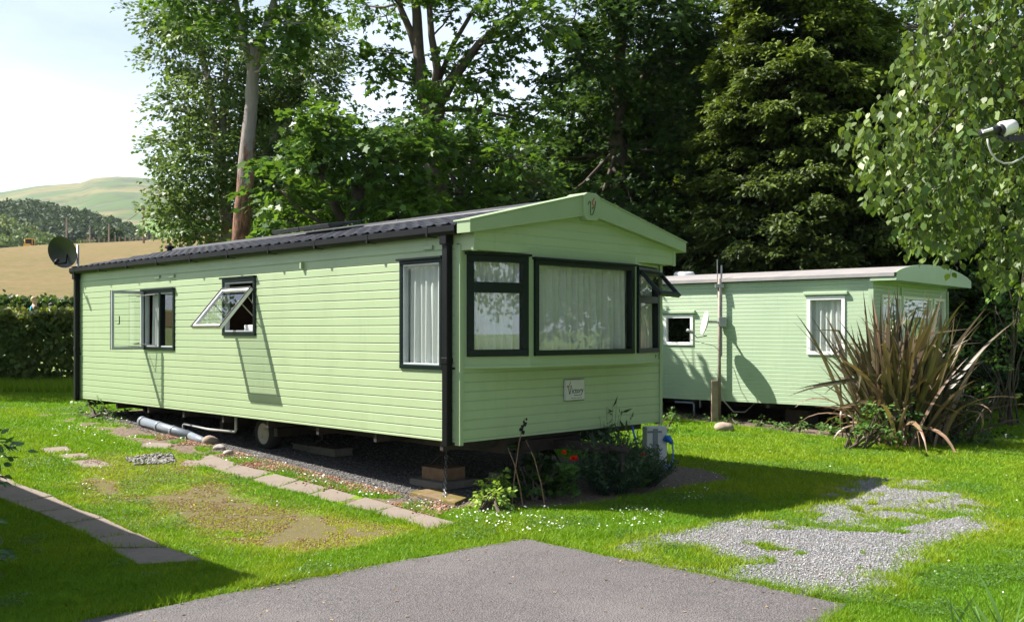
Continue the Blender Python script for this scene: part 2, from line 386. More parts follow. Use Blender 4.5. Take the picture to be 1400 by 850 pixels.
# ================================================================== SETTING
N0 = Vector((-.485, 9.2, 0)); TH = math.atan2(.705, .709)
VX = Vector((math.cos(TH), math.sin(TH), 0)); UY = Vector((-math.sin(TH), math.cos(TH), 0))
def L1(x, y, z=0): return N0 + VX * x + UY * y + Vector((0, 0, z))
C2 = Vector((5.53, 15.35, 0)); TH2 = math.atan2(.764, .646)
VX2 = Vector((math.cos(TH2), math.sin(TH2), 0)); UY2 = Vector((-math.sin(TH2), math.cos(TH2), 0))
def L2(x, y, z=0): return C2 + VX2 * x + UY2 * y + Vector((0, 0, z))
def quad(f, x0, x1, y0, y1): return [tuple(f(a, b)[:2]) for a, b in ((x0, y0), (x1, y0), (x1, y1), (x0, y1))]

road_poly = [(.11, 7.76), (1.99, 5.9), (1.72, 5.5), (1.1, 4.7), (1.3, 3.2), (3, 0), (4, -8), (-14, -8), (-14, -4.5), (-5.5, 2.9), (-2.41, 5.57), (-1.65, 6.26), (-.8, 7.0)]
worn_poly = [G(*p) for p in [(100,622),(240,614),(330,652),(430,690),(575,726),(500,748),(420,762),(330,762),(250,748),(170,708),(70,668)]]
grav_poly = [G(*p) for p in [(850,753),(885,742),(935,728),(985,716),(1090,712),(1130,690),(1150,668),(1190,655),(1260,658),(1330,688),(1345,722),(1290,745),(1245,765),(1205,790),(1165,812),(1100,806),(1000,786),(950,777),(900,764)]]
isl_poly = [G(*p) for p in [(895,748),(960,752),(1005,768),(1000,784),(930,775),(880,760)]]
mix_poly = [G(*p) for p in [(1120,650),(1300,655),(1345,700),(1200,728),(1080,725),(1000,722),(1120,690)]]
van_poly = quad(L1, -.12, 3.1, -.1, 8.8)
earth_poly = quad(L1, -.62, .3, -.4, 8.9)
bed_poly = [G(*p) for p in [(625,672),(650,690),(700,694),(800,690),(880,676),(950,662),(1000,655),(960,640),(880,630),(700,640)]]
van2_poly = quad(L2, -.45, 4.1, -.5, 9.5)
def smooth01(v, a, b): t = np.clip((v - a) / (b - a), 0, 1); return t * t * (3 - 2 * t)
def masks(x, y):
    n1 = fbm(x, y, .8, 3); n2 = fbm(x, y, .22, 9); n3 = fbm(x, y, 2.5, 21)
    worn = smooth01(sdpoly(x, y, worn_poly) + (n1 - .5) * .9, -.15, .45)
    worn = worn * (.45 + .55 * smooth01(fbm(x, y, .7, 33), .40, .56))
    g = sdpoly(x, y, grav_poly) + .07 + (n2 - .5) * .42 + (n1 - .5) * .2
    g = np.where(sdpoly(x, y, mix_poly) > 0, np.minimum(g, (n2 * .6 + n1 * .4 - .425) * 1.2), g)
    g = np.minimum(g, -sdpoly(x, y, isl_poly) + (n2 - .5) * .3)
    spots = (vn(x, y, .26, 55) > .86) & (n2 > .5)
    g = np.where(spots, np.minimum(g, -.02), g)
    e = np.maximum.reduce([sdpoly(x, y, van_poly) + (n2 - .5) * .3, sdpoly(x, y, bed_poly) + (n2 - .5) * .2, sdpoly(x, y, van2_poly) + (n2 - .5) * .5,
                           np.where(n1 * .5 + n2 * .5 > .50, sdpoly(x, y, earth_poly), -1) + (n2 - .5) * .3])
    return worn, g, e, n1, n2, n3
def heights(x, y):
    x = np.asarray(x, float); y = np.asarray(y, float)
    z = GH(x, y) + smooth01(y, 23, 34) * .70 + np.clip(y - 33, 0, 117) * .1165
    z += np.clip(x + 62, -60, 60) * .075 * smooth01(y, 60, 150)
    z -= smooth01(y, 150, 260) * 16
    z += (fbm(x, y, 30, 5) - .5) * 1.2 * smooth01(y, 40, 90)
    z = z * (1 - smooth01(x, 5, 60) * .75)
    return z
def wnoise(t, scale, detail=5, rough=.6):
    g = N(t, 'NewGeometry'); return noise(t, scale, detail, rough, vec=g.outputs['Position'])
# lawn
lm, t, pb, out = newmat('lawn_turf')
aw = N(t, 'Attribute', attribute_name='worn'); ae = N(t, 'Attribute', attribute_name='earth')
nA = wnoise(t, 3, 6); nB = wnoise(t, 25, 6); nC = wnoise(t, 120, 4)
gcol = mix(t, ramp(t, nA.outputs['Fac'], .3, .7), (.11,.24,.010), (.18,.30,.014))
gcol = mix(t, ramp(t, nB.outputs['Fac'], .45, .75, 0, .5), gcol, (.19,.22,.025))
wcol = mix(t, ramp(t, nB.outputs['Fac'], .40, .60), (.16,.16,.03), (.20,.155,.11))
wcol = mix(t, ramp(t, nC.outputs['Fac'], .42, .62, 0, .8), wcol, (.11,.075,.045))
col = mix(t, ramp(t, aw.outputs['Fac'], .25, .8), gcol, wcol)
ecol = mix(t, ramp(t, nB.outputs['Fac'], .35, .65), (.09,.055,.035), (.24,.19,.15))
ecol = mix(t, ramp(t, nC.outputs['Fac'], .5, .75, 0, .7), ecol, (.40,.36,.33))
col = mix(t, ramp(t, ae.outputs['Fac'], -.05, .06), col, ecol)
t.links.new(col, pb.inputs['Base Color']); pb.inputs['Roughness'].default_value = .95; pb.inputs['Specular IOR Level'].default_value = .15
bumpn(t, pb, nC.outputs['Fac'], .9, .02)
def gridsheet(x0, x1, y0, y1, st):
    xs = np.arange(x0, x1 + st * .5, st); ys = np.arange(y0, y1 + st * .5, st); nx, ny = len(xs), len(ys)
    X, Y = np.meshgrid(xs, ys); idx = np.arange(nx * ny).reshape(ny, nx)
    Fc = np.stack([idx[:-1, :-1], idx[:-1, 1:], idx[1:, 1:], idx[1:, :-1]], -1).reshape(-1, 4)
    return X.ravel(), Y.ravel(), Fc
X, Y, Fc = gridsheet(-14, 16, 3, 23, .06)
worn, g, e, n1, n2, n3 = masks(X, Y)
npmesh('lawn', np.stack([X, Y, GH(X, Y)], 1), Fc, lm, None, {'worn': worn, 'earth': e})['kind'] = 'structure'
# gravel patch
gm, t, pb, out = newmat('grey_gravel')
vo = N(t, 'TexVoronoi', Scale=70.0); gp = N(t, 'NewGeometry'); t.links.new(gp.outputs['Position'], vo.inputs['Vector'])
nb = wnoise(t, 2.2, 5)
c = mix(t, ramp(t, vo.outputs['Color'], .2, .9), (.08,.08,.084), (.22,.22,.225))
c = mix(t, ramp(t, nb.outputs['Fac'], .42, .62, 0, .7), c, (.20,.165,.135))
t.links.new(c, pb.inputs['Base Color']); pb.inputs['Roughness'].default_value = .9; bumpn(t, pb, vo.outputs['Distance'], 1, .02)
X, Y, Fc = gridsheet(.4, 6.6, 5.6, 11.6, .03)
g = masks(X, Y)[1]; g = np.where(sdpoly(X, Y, road_poly) > -.01, -1, g)
keep = (g[Fc].mean(1) > 0)
used = np.unique(Fc[keep]); rm = np.zeros(len(X), int); rm[used] = np.arange(len(used))
tag(npmesh('gravel_patch', np.stack([X, Y, GH(X, Y) + .004], 1)[used], rm[Fc[keep]], gm), kind='structure')
# gravel bed under the caravan, its colours darkened to deepen the shade
um, t, pb, out = newmat('shade_darkened_gravel')
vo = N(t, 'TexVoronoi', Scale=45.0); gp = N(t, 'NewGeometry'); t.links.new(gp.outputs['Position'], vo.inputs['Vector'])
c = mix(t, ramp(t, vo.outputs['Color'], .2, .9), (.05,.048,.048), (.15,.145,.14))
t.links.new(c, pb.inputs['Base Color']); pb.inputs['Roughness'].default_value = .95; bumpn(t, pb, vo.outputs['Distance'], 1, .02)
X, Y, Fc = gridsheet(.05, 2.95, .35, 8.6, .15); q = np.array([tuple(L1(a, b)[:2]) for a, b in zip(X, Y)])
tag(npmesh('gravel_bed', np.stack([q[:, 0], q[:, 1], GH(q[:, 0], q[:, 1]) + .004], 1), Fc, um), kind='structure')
# road
rmat, t, pb, out = newmat('worn_tarmac')
vo = N(t, 'TexVoronoi', Scale=95.0); gp = N(t, 'NewGeometry'); t.links.new(gp.outputs['Position'], vo.inputs['Vector'])
n1_ = wnoise(t, 1.2, 6); n2_ = wnoise(t, 160, 3)
c = mix(t, ramp(t, vo.outputs['Color'], .15, .95), (.060,.055,.057), (.155,.141,.144))
c = mix(t, ramp(t, n1_.outputs['Fac'], .35, .7, 0, .5), c, (.090,.081,.083))
n3_ = wnoise(t, .5, 5); c = mix(t, ramp(t, n3_.outputs['Fac'], .48, .62, 0, .45), c, (.155,.140,.138)); n4_ = wnoise(t, 3.5, 7, .7); c = mix(t, ramp(t, n4_.outputs['Fac'], .58, .72, 0, .5), c, (.06,.054,.052))
c = mix(t, ramp(t, n2_.outputs['Fac'], .63, .70, 0, .8), c, (.36,.33,.31))
t.links.new(c, pb.inputs['Base Color']); pb.inputs['Roughness'].default_value = .8; pb.inputs['Specular IOR Level'].default_value = .3
bumpn(t, pb, vo.outputs['Distance'], .8, .008)
pts = []
for i in range(len(road_poly)):
    a = Vector(road_poly[i]); b = Vector(road_poly[(i + 1) % len(road_poly)]); L = (b - a).length; n = max(1, int(L / .06)) if L < 6 else int(L / .3)
    nn = Vector((b.y - a.y, a.x - b.x)).normalized()
    for k in range(n):
        p = a.lerp(b, k / n); off = (fbm(np.array([p.x]), np.array([p.y]), .5, 77)[0] - .5) * .14 + (fbm(np.array([p.x]), np.array([p.y]), .1, 79)[0] - .5) * .06
        pts.append((p.x + nn.x * off, p.y + nn.y * off))
mb = MB(); n = len(pts); mb.add([(a, b, .012) for a, b in pts] + [(a, b, -.03) for a, b in pts], [tuple(range(n))] + [(i, (i + 1) % n, n + (i + 1) % n, n + i) for i in range(n)])
tag(mb.build('road', rmat), kind='structure')
# outer ground
om = mat('meadow_grass', (.13,.20,.025), .95, .25, .8, dirt=(.20,.22,.05), dscale=.25)
xs = np.sinh(np.linspace(-7.2, 7.2, 160)) * 2.6; ys = np.concatenate([-np.sinh(np.linspace(6, .5, 20)) * 1.5, np.arange(0, 60, 1.5), 60 * np.exp(np.linspace(0, 4.2, 90))])
X, Y = np.meshgrid(xs, ys); Z = heights(X, Y) - .012 - .02 * (Y > 60); ny, nx = X.shape; idx = np.arange(nx * ny).reshape(ny, nx)
Fc = np.stack([idx[:-1, :-1], idx[:-1, 1:], idx[1:, 1:], idx[1:, :-1]], -1).reshape(-1, 4)
tag(npmesh('ground', np.stack([X.ravel(), Y.ravel(), Z.ravel()], 1), Fc, om, smooth=True), kind='structure')
# hay field
hm, t, pb, out = newmat('dry_hay_field')
na = wnoise(t, .15, 6); nb2 = wnoise(t, 1.1, 10, .8)
c = mix(t, ramp(t, na.outputs['Fac'], .35, .65), (.225,.160,.10), (.19,.155,.085))
c = mix(t, ramp(t, nb2.outputs['Fac'], .42, .60, 0, .8), c, (.13,.125,.05))
t.links.new(c, pb.inputs['Base Color']); pb.inputs['Roughness'].default_value = 1; pb.inputs['Specular IOR Level'].default_value = 0
bumpn(t, pb, nb2.outputs['Fac'], .6, .3)
X, Y = np.meshgrid(np.linspace(-150, 10, 120), np.linspace(41, 156, 100)); Z = heights(X, Y) + .08
ny, nx = X.shape; idx = np.arange(nx * ny).reshape(ny, nx)
Fc = np.stack([idx[:-1, :-1], idx[:-1, 1:], idx[1:, 1:], idx[1:, :-1]], -1).reshape(-1, 4)
tag(npmesh('hay_field', np.stack([X.ravel(), Y.ravel(), Z.ravel()], 1), Fc, hm, smooth=True), kind='structure')
# hills
def fan(name, prof, Y0, Y1, z0, m, pw=1.1, amp=6, ns=60, seed=3, a0=-400, a1=1800, na=260):
    pxs = np.linspace(a0, a1, na); pf = np.interp(pxs, [p[0] for p in prof], [p[1] for p in prof])
    zc = CAMH + (HY - pf) / F * Y1; f = np.linspace(0, 1.25, ns)
    A, Fm = np.meshgrid(pxs, f); ZC = np.meshgrid(zc, f)[0]; Yv = Y0 + (Y1 - Y0) * Fm; Xv = (A - HX) / F * Yv
    Zv = np.where(Fm <= 1, z0 + (ZC - z0) * np.clip(Fm, 0, 1) ** pw, ZC - (Fm - 1) * (ZC - z0) * 1.5) + (fbm(Xv, Yv, Y1 * .12, seed) - .5) * amp * np.sin(np.clip(Fm, 0, 1) * math.pi)
    ny, nx = A.shape; idx = np.arange(nx * ny).reshape(ny, nx)
    Fc = np.stack([idx[:-1, :-1], idx[:-1, 1:], idx[1:, 1:], idx[1:, :-1]], -1).reshape(-1, 4)
    o = npmesh(name, np.stack([Xv.ravel(), Yv.ravel(), Zv.ravel()], 1), Fc, m, smooth=True); tag(o, kind='structure')
    return lambda px, fr: (lambda y: Vector(((px - HX) / F * y, y, z0 + (CAMH + (HY - np.interp(px, [p[0] for p in prof], [p[1] for p in prof])) / F * Y1 - z0) * fr ** pw)))(Y0 + (Y1 - Y0) * fr)
hl, t, pb, out = newmat('grassy_hillside')
na = wnoise(t, .006, 8, .6); nb2 = wnoise(t, .03, 8, .7)
c = mix(t, ramp(t, na.outputs['Fac'], .45, .55), (.055,.10,.022), (.155,.145,.05))
c = mix(t, ramp(t, nb2.outputs['Fac'], .50, .62, 0, .75), c, (.045,.045,.032))
t.links.new(c, pb.inputs['Base Color']); pb.inputs['Roughness'].default_value = 1
fan('hill', [(-400,300),(-200,285),(0,263),(52,254),(109,250),(129,243),(160,241),(200,243),(260,262),(330,290),(500,320),(900,330),(1800,340)], 520, 1500, 30, hl, 1.1, 26)
gf = mat('far_pasture', (.10,.18,.03), 1, .15, .01)
fan('pasture_slope', [(-400,350),(140,350),(165,318),(200,300),(240,300),(330,306),(500,330),(1800,345)], 430, 640, 30, gf, 1.0, 3)
wf = mat('wood_floor', (.06,.09,.03), 1, .2, .05)
wprof = [(-400,316),(-200,302),(0,296),(36,294),(85,302),(124,312),(166,323),(192,334),(207,348),(225,362),(400,362),(1800,362)]
fan('wooded_hill', wprof, 300, 420, 22, wf, .9, 3)
sf = mat('scrub_slope', (.15,.20,.06), 1, .25, .1)
sprof = [(-400,300),(-100,300),(0,306),(30,318),(60,334),(75,347),(95,360),(1800,365)]
fan('scrub_hill', sprof, 190, 270, 14, sf, .9, 1)
def crowns(name, label, prof, Y0, Y1, z0, pw, a0, a1, cnt, rr, m, nl, ls, cat):
    Ps, Ds, Ns, Ss, Ts = [], [], [], [], []; ico_v = []; 
    px = rng.uniform(a0, a1, cnt); fr = rng.uniform(.25, 1.03, cnt) 
    pf = np.interp(px, [p[0] for p in prof], [p[1] for p in prof]); zc = CAMH + (HY - pf) / F * Y1
    y = Y0 + (Y1 - Y0) * fr; x = (px - HX) / F * y; z = z0 + (zc - z0) * fr ** pw
    r = rng.uniform(*rr, cnt); hh = r * rng.uniform(.7, 1.1, cnt)
    d = norm(rv(cnt * nl)); d[:, 2] = np.abs(d[:, 2]) * 1.0 - .15; d = d.reshape(cnt, nl, 3)
    P_ = np.stack([x, y, z + hh * .4], 1)[:, None] + d * np.stack([r, r, hh], 1)[:, None] * rng.uniform(.8, 1.08, (cnt, nl, 1))
    Dd = norm(rv(cnt * nl)); Nn = d.reshape(-1, 3) + rv(cnt * nl, .4)
    o = leafobj(name, P_.reshape(-1, 3), Dd, Nn, rng.uniform(.6, 1.3, cnt * nl) * ls, T_RH, m, None, np.repeat(rng.random(cnt), nl))
    return tag(o, label, cat, kind='stuff')
crowns('woodland', 'dense dark woodland covering the far hillside', wprof, 300, 420, 22, .9, -150, 222, 1500, (3.0, 5.5), LF['wood'], 260, 1.35, 'woodland')
crowns('scrub', 'pale green scrub and bushes on the low slope below the wood', sprof, 190, 270, 14, .9, -120, 78, 130, (1.0, 3.0), LF['scrub'], 120, 1.0, 'scrub')
# line of bushes at the far edge of the hay field
for i, (px, py, rr) in enumerate([(158, 322, 9), (120, 332, 7), (52, 336, 9)]):
    p = P(px, py, 158); root = empty('round_bush', p + Vector((0, 0, -1.6)), 0, ['dark round tree at the top edge of the hay field', 'small pale bush at the top edge of the hay field between two poles', 'low bush at the field edge beside the yellow tractor'][i], 'bush', None)
    r_ = rr / F * 158; m_ = MB(); m_.tube([(0, 0, -2), (0, 0, 1)], [.2, .1], 6); m_.build('trunk', MT['bark'], root)
    crown('crown', [(p.x, p.y, p.z, r_)], root, LF['wood' if i == 0 else 'scrub'], .5, T_RH, dens=14, nl=8, L=.6, sub=.6)
# ================================================================== CARAVANS
EX, EY, EZ = Vector((1, 0, 0)), Vector((0, 1, 0)), Vector((0, 0, 1))
def boards(mb, o, ax, out, a0, a1, z0, z1, pitch, holes=(), depth=.012, tri=None, zref=None, dent=.0):
    """lapped boards on the plane through o; holes=(a0,a1,z0,z1)"""
    o, ax, out = Vector(o), Vector(ax), Vector(out)
    zr = z0 if zref is None else zref
    cuts = sorted(set([a0, a1] + [h[0] for h in holes] + [h[1] for h in holes])); cuts = [c for c in cuts if a0 <= c <= a1]
    prof = [(0, depth * 1.1), (.82, depth * .95), (.955, depth * .42), (1.0, depth * .42)]
    for c0, c1 in zip(cuts[:-1], cuts[1:]):
        hs = [h for h in holes if h[0] <= c0 + 1e-6 and h[1] >= c1 - 1e-6]
        spans = [(z0, z1)]
        for h in hs:
            ns = []
            for s0, s1 in spans:
                if h[2] > s0: ns.append((s0, min(s1, h[2])))
                if h[3] < s1: ns.append((max(s0, h[3]), s1))
            spans = [s for s in ns if s[1] - s[0] > 1e-4]
        for s0, s1 in spans:
            k = math.floor((s0 - zr) / pitch); seq = []
            while zr + k * pitch < s1:
                for f, d in prof: seq.append((zr + (k + f) * pitch, d))
                k += 1
            cl = []
            for i in range(len(seq) - 1):
                (za, da), (zb, db) = seq[i], seq[i + 1]
                if zb < s0 or za > s1: continue
                if zb - za < 1e-9: cl += [(za, da), (zb, db)] if s0 <= za <= s1 else []; continue
                qa, qb = max(za, s0), min(zb, s1)
                cl.append((qa, da + (db - da) * (qa - za) / (zb - za))); cl.append((qb, da + (db - da) * (qb - za) / (zb - za)))
            vs, fs = [], []
            for z, d in cl:
                e0, e1 = c0, c1
                if tri: e0, e1 = max(c0, tri(z)[0]), min(c1, tri(z)[1])
                if e1 < e0: e0 = e1 = (e0 + e1) / 2
                vs += [o + ax * e0 + out * d + EZ * z, o + ax * e1 + out * d + EZ * z]
            for i in range(len(cl) - 1): fs.append((2 * i, 2 * i + 1, 2 * i + 3, 2 * i + 2))
            mb.add(vs, fs)
def curtain(name, parent, o, ax, out, a0, a1, z0, z1, c=-.07, amp=.018, wl=.07, m='curtain', seed=0):
    mb = MB(); n = max(8, int((a1 - a0) / .009)); o, ax, out = Vector(o), Vector(ax), Vector(out); rr = random.Random(seed)
    ph = [rr.random() * 6 for _ in range(4)]; zs = [z0, z0 + (z1 - z0) * .3, z0 + (z1 - z0) * .65, z0 + (z1 - z0) * .95, z1]
    for j, z in enumerate(zs):
        for i in range(n + 1):
            a = a0 + (a1 - a0) * i / n; k = (.35 + .65 * (1 - j / 4))
            d = amp * k * (math.sin(2 * math.pi * a / wl + ph[0] + .3 * j * math.sin(a * 9)) + .6 * math.sin(2 * math.pi * a / (wl * 2.3) + ph[1]))
            mb.v.append(tuple(o + ax * a + out * (c + d) + EZ * z))
    for j in range(4):
        for i in range(n): q = j * (n + 1) + i; mb.f.append((q, q + 1, q + n + 2, q + n + 1)); mb.mi.append(0)
    return mb.build(name, MT[m], parent, smooth=True)
def pane(mb, o, ax, out, a0, a1, b0, b1, c, up=None):
    o, ax, out, up = Vector(o), Vector(ax), Vector(out), Vector(up) if up else EZ
    mb.add([o + ax * a + up * b + out * c for a, b in ((a0, b0), (a1, b0), (a1, b1), (a0, b1))], [(0, 1, 2, 3)])
def frame_boxes(mb, o, ax, out, a0, a1, z0, z1, t, c0, c1):
    mb.pbox(o, ax, out, a0, a1, z1 - t, z1, c0, c1); mb.pbox(o, ax, out, a0, a1, z0, z0 + t, c0, c1)
    mb.pbox(o, ax, out, a0, a0 + t, z0 + t, z1 - t, c0 + .001, c1 - .001); mb.pbox(o, ax, out, a1 - t, a1, z0 + t, z1 - t, c0 + .001, c1 - .001)
def window(parent, o, ax, out, a0, a1, z0, z1, t=.045, fm='dframe', gm='glassside', c0=-.05, c1=.03, hood=True, cur=True, inner=None, amp=.018, wl=.07, label=None, seed=1, transoms=(), glass=True, inm=None):
    mb = MB(); frame_boxes(mb, o, ax, out, a0, a1, z0, z1, t, c0, c1)
    if hood: mb.pbox(o, ax, out, a0 - .02, a1 + .02, z1 - .004, z1 + .018, -.02, c1 + .03)
    for (kind, p) in transoms:
        if kind == 'h': mb.pbox(o, ax, out, a0 + t, a1 - t, p - t * .75, p + t * .75, c0 + .003, c1 - .002)
        else: mb.pbox(o, ax, out, p - t * .6, p + t * .6, z0 + t, z1 - t, c0 + .003, c1 - .002)
    if inm:
        mb.m = 1; frame_boxes(mb, o, ax, out, a0 + t, a1 - t, z0 + t, z1 - t, .018, c0 + .004, c1 - .012)
    f = mb.build('window', [MT[fm], MT[inm or 'white']], parent, bevel=.003)
    if label: f['label'] = label
    if glass:
        g = MB(); pane(g, o, ax, out, a0 + t - .004, a1 - t + .004, z0 + t - .004, z1 - t + .004, -.010); g.build('glass', MT[gm], f)
    if cur: curtain('curtain', f, o, ax, out, a0 + t * .6, a1 - t * .6, z0 + t * .6, z1 - t * .6, -.060, amp, wl, seed=seed)
    return f

# ------------------------------------------------------------------ main caravan
W, LN, ZB, ZE, ZR = 3.05, 8.8, .596, 2.56, 2.94
van = empty('static_caravan', N0, TH, 'near pale green static caravan with charcoal pantile roof and dark green window frames', 'static caravan')
PIT = .088; ZF = ZB - .056
Zv = Vector((0, 0, 0))
w1 = (5.60, 6.52, 1.37, 2.18); w2 = (3.56, 4.33, 1.57, 2.26); w3 = (.215, .85, 1.26, 2.31)
mb = MB(); boards(mb, (0, 0, 0), EY, -EX, 0.02, LN, ZB, 2.43, PIT, (w1, w2, w3), zref=ZF); mb.pbox((0, 0, 0), EY, -EX, .0, LN, 2.43, ZE, 0, .006); mb.build('side_cladding', MT['clad'], van)
mb = MB(); boards(mb, (W, 0, 0), EY, EX, 0, LN, ZB, ZE, PIT, zref=ZF); mb.build('side_cladding', MT['clad'], van)
gab = lambda z: (max(0, (z - 2.60) / .243), W - max(0, (z - 2.60) / .243))
mb = MB(); boards(mb, (0, LN, 0), EX, EY, 0, W, ZB, 2.93, PIT, tri=gab); mb.build('rear_cladding', MT['clad'], van)
mb = MB(); boards(mb, (0, 0, 0), EX, -EY, .02, W - .02, ZB, 1.31, PIT, zref=ZF); mb.build('front_cladding', MT['clad'], van)
# bay
fac = [((0.02, -.005), (.716, -.216)), ((.716, -.216), (2.334, -.216)), ((2.334, -.216), (3.03, -.005))]
bay = MB(); wins = []
for i, (a, b) in enumerate(fac):
    a = Vector((*a, 0)); b = Vector((*b, 0)); ax = (b - a).normalized(); out = Vector((ax.y, -ax.x, 0)); L = (b - a).length
    a0, a1 = (.055, L - .03) if i == 0 else ((.045, L - .045) if i == 1 else (.03, L - .055))
    zt, zb = 2.335, 1.386
    bay.pbox(a, ax, out, 0, L, 1.284, zb, -.03, 0); bay.pbox(a, ax, out, 0, L, zt, 2.42, -.03, 0)
    bay.pbox(a, ax, out, 0, a0, zb, zt, -.03, 0); bay.pbox(a, ax, out, a1, L, zb, zt, -.03, 0)
    bay.pbox(a, ax, out, -.004, L + .004, 1.276, 1.300, -.03, .012)
    wins.append((a, ax, out, a0, a1, zb, zt))
bay.add([(.02, 0, 1.286), (.716, -.21, 1.286), (2.334, -.21, 1.286), (3.03, 0, 1.286)], [(0, 1, 2, 3)])
bay.build('bay_panel', MT['fascia'], van)
a, ax, out, a0, a1, zb, zt = wins[0]
window(van, a, ax, out, a0, a1, zb, zt, .065, gm='glass', hood=True, transoms=(('h', 2.032),), wl=.09, amp=.024, seed=3, label='canted bay window with a top light, nearest the downpipe')
a, ax, out, a0, a1, zb, zt = wins[1]
window(van, a, ax, out, a0, a1, zb, zt - .02, .052, gm='glass', hood=True, wl=.095, amp=.026, seed=5, label='wide single pane bay window')
a, ax, out, a0, a1, zb, zt = wins[2]
wr = window(van, a, ax, out, a0, a1, zb, zt - .02, .05, gm='glass', hood=False, transoms=(('h', 1.97),), wl=.05, seed=8, label='canted bay window with its small top light propped open')
# open top light
mb = MB(); top = a + EZ * 2.27 + out * .035; dn = (out * .66 - EZ * .75).normalized(); no = dn.cross(ax)
q0 = top; mb.pbox(q0, ax, no, a0 + .02, a1 + .02, 0, .045, -.02, .02, up=dn); mb.pbox(q0, ax, no, a0 + .02, a1 + .02, .30, .345, -.02, .02, up=dn)
mb.pbox(q0, ax, no, a0 + .02, a0 + .065, .045, .30, -.019, .019, up=dn); mb.pbox(q0, ax, no, a1 - .025, a1 + .02, .045, .30, -.019, .019, up=dn)
mb.build('open_sash', MT['dframe'], wr)
mb = MB(); pane(mb, q0, ax, no, a0 + .06, a1 - .02, .04, .305, 0, up=dn); mb.build('sash_glass', MT['glasssky'], wr)
# side windows
f1 = window(van, Zv, EY, -EX, *w1, t=.04, cur=False, transoms=(('v', 6.02),), glass=False, inm='grubby', label='side window with its far casement swung wide open')
g = MB(); pane(g, Zv, EY, -EX, 5.64, 6.0, 1.41, 2.14, -.010); g.build('glass', MT['glass'], f1)
curtain('curtain', f1, Zv, EY, -EX, 6.05, 6.40, 1.41, 2.14, -.065, .016, .08, seed=12)
mb = MB(); ax = Vector((-.995, .10, 0)).normalized(); o_ = Vector((-.03, 6.50, 0)); ou = Vector((ax.y, -ax.x, 0))
mb.m = 1; frame_boxes(mb, o_, ax, ou, 0, .43, 1.38, 2.17, .035, -.02, .018); mb.m = 0
frame_boxes(mb, o_, ax, ou, -.003, .436, 1.374, 2.176, .012, .0185, .03)
mb.build('casement_sash', [MT['dframe'], MT['grubby']], f1, bevel=.002)
g = MB(); pane(g, o_, ax, ou, .03, .40, 1.41, 2.14, 0); g.build('sash_glass', MT['glass'], f1)
for n_, q_ in (('stay_arm', [(-.10, 6.47, 2.10), (-.16, 6.42, 2.10), (-.02, 6.12, 2.12)]), ('stay_arm', [(-.10, 6.47, 1.46), (-.2, 6.42, 1.45), (-.02, 6.12, 1.43)]), ('handle', [(-.38, 6.51, 1.72), (-.38, 6.46, 1.72), (-.38, 6.46, 1.83)])):
    g = MB(); g.tube(q_, .007, 6); g.build(n_, MT['black'], f1)
f2 = window(van, Zv, EY, -EX, *w2, t=.045, cur=False, glass=False, inm='grubby', label='side window propped open at the bottom as an awning')
mb = MB(); top = Vector((-.035, 0, 2.13)); dn = (Vector((-.40, 0, -.46))).normalized(); no = Vector((dn.z, 0, -dn.x)); no = -no if no.x > 0 else no
mb.m = 1; SL = .62
for (p, q, r_, s_) in ((3.60, 4.29, 0, .04), (3.60, 4.29, SL - .04, SL), (3.60, 3.64, .04, SL - .04), (4.25, 4.29, .04, SL - .04)): mb.pbox(top, EY, no, p, q, r_, s_, -.022, .018, up=dn)
mb.m = 0
for (p, q, r_, s_) in ((3.597, 4.293, -.003, .012), (3.597, 4.293, SL - .012, SL + .003), (3.597, 3.612, .012, SL - .012), (4.278, 4.293, .012, SL - .012)): mb.pbox(top, EY, no, p, q, r_, s_, .0185, .03, up=dn)
mb.build('awning_sash', [MT['dframe'], MT['white']], f2, bevel=.002)
g = MB(); pane(g, top, EY, no, 3.63, 4.26, .035, SL - .035, 0, up=dn); g.build('sash_glass', MT['glasssky'], f2)
for yy in (3.625, 4.27): g = MB(); g.tube([top + dn * .22 + EY * yy, (-.01, yy, 1.80)], .007, 6); g.tube([top + dn * .10 + EY * yy, (-.02, yy, 1.95), (-.01, yy, 2.08)], .007, 6); g.build('stay_arm', MT['galv'], f2)
f3 = window(van, Zv, EY, -EX, *w3, t=.04, cur=True, inm='grubby', amp=.022, wl=.085, seed=21, label='tall fixed side window with full white curtain beside the downpipe')
# inside, seen through the open windows
mb = MB(); mb.box(.9, .95, 3.2, 4.7, .62, 2.5); mb.box(.06, .5, 3.3, 4.65, 1.35, 1.40); mb.build('kitchen_panel', MT['inside'], van)
mb = MB(); mb.box(.12, .42, 3.74, 4.06, 1.40, 1.70); mb.build('white_appliance', MT['white'], van, bevel=.01)
mb = MB(); mb.box(1.2, 1.25, 4.9, 7.6, .62, 2.5); mb.box(.05, 1.2, 4.9, 4.94, .62, 2.5); mb.box(.05, 1.2, 7.6, 7.64, .62, 2.5); mb.build('partition', MT['inside'], van)
mb = MB(); mb.box(.05, W - .05, .02, LN - .03, ZB + .02, ZB + .05); mb.build('floor_panel', MT['dark'], van)
mb = MB(); mb.add([(.02, .02, 2.50), (W - .02, .02, 2.50), (W - .02, LN, 2.50), (.02, LN, 2.50)], [(0, 1, 2, 3)]); mb.build('ceiling_panel', MT['white'], van)
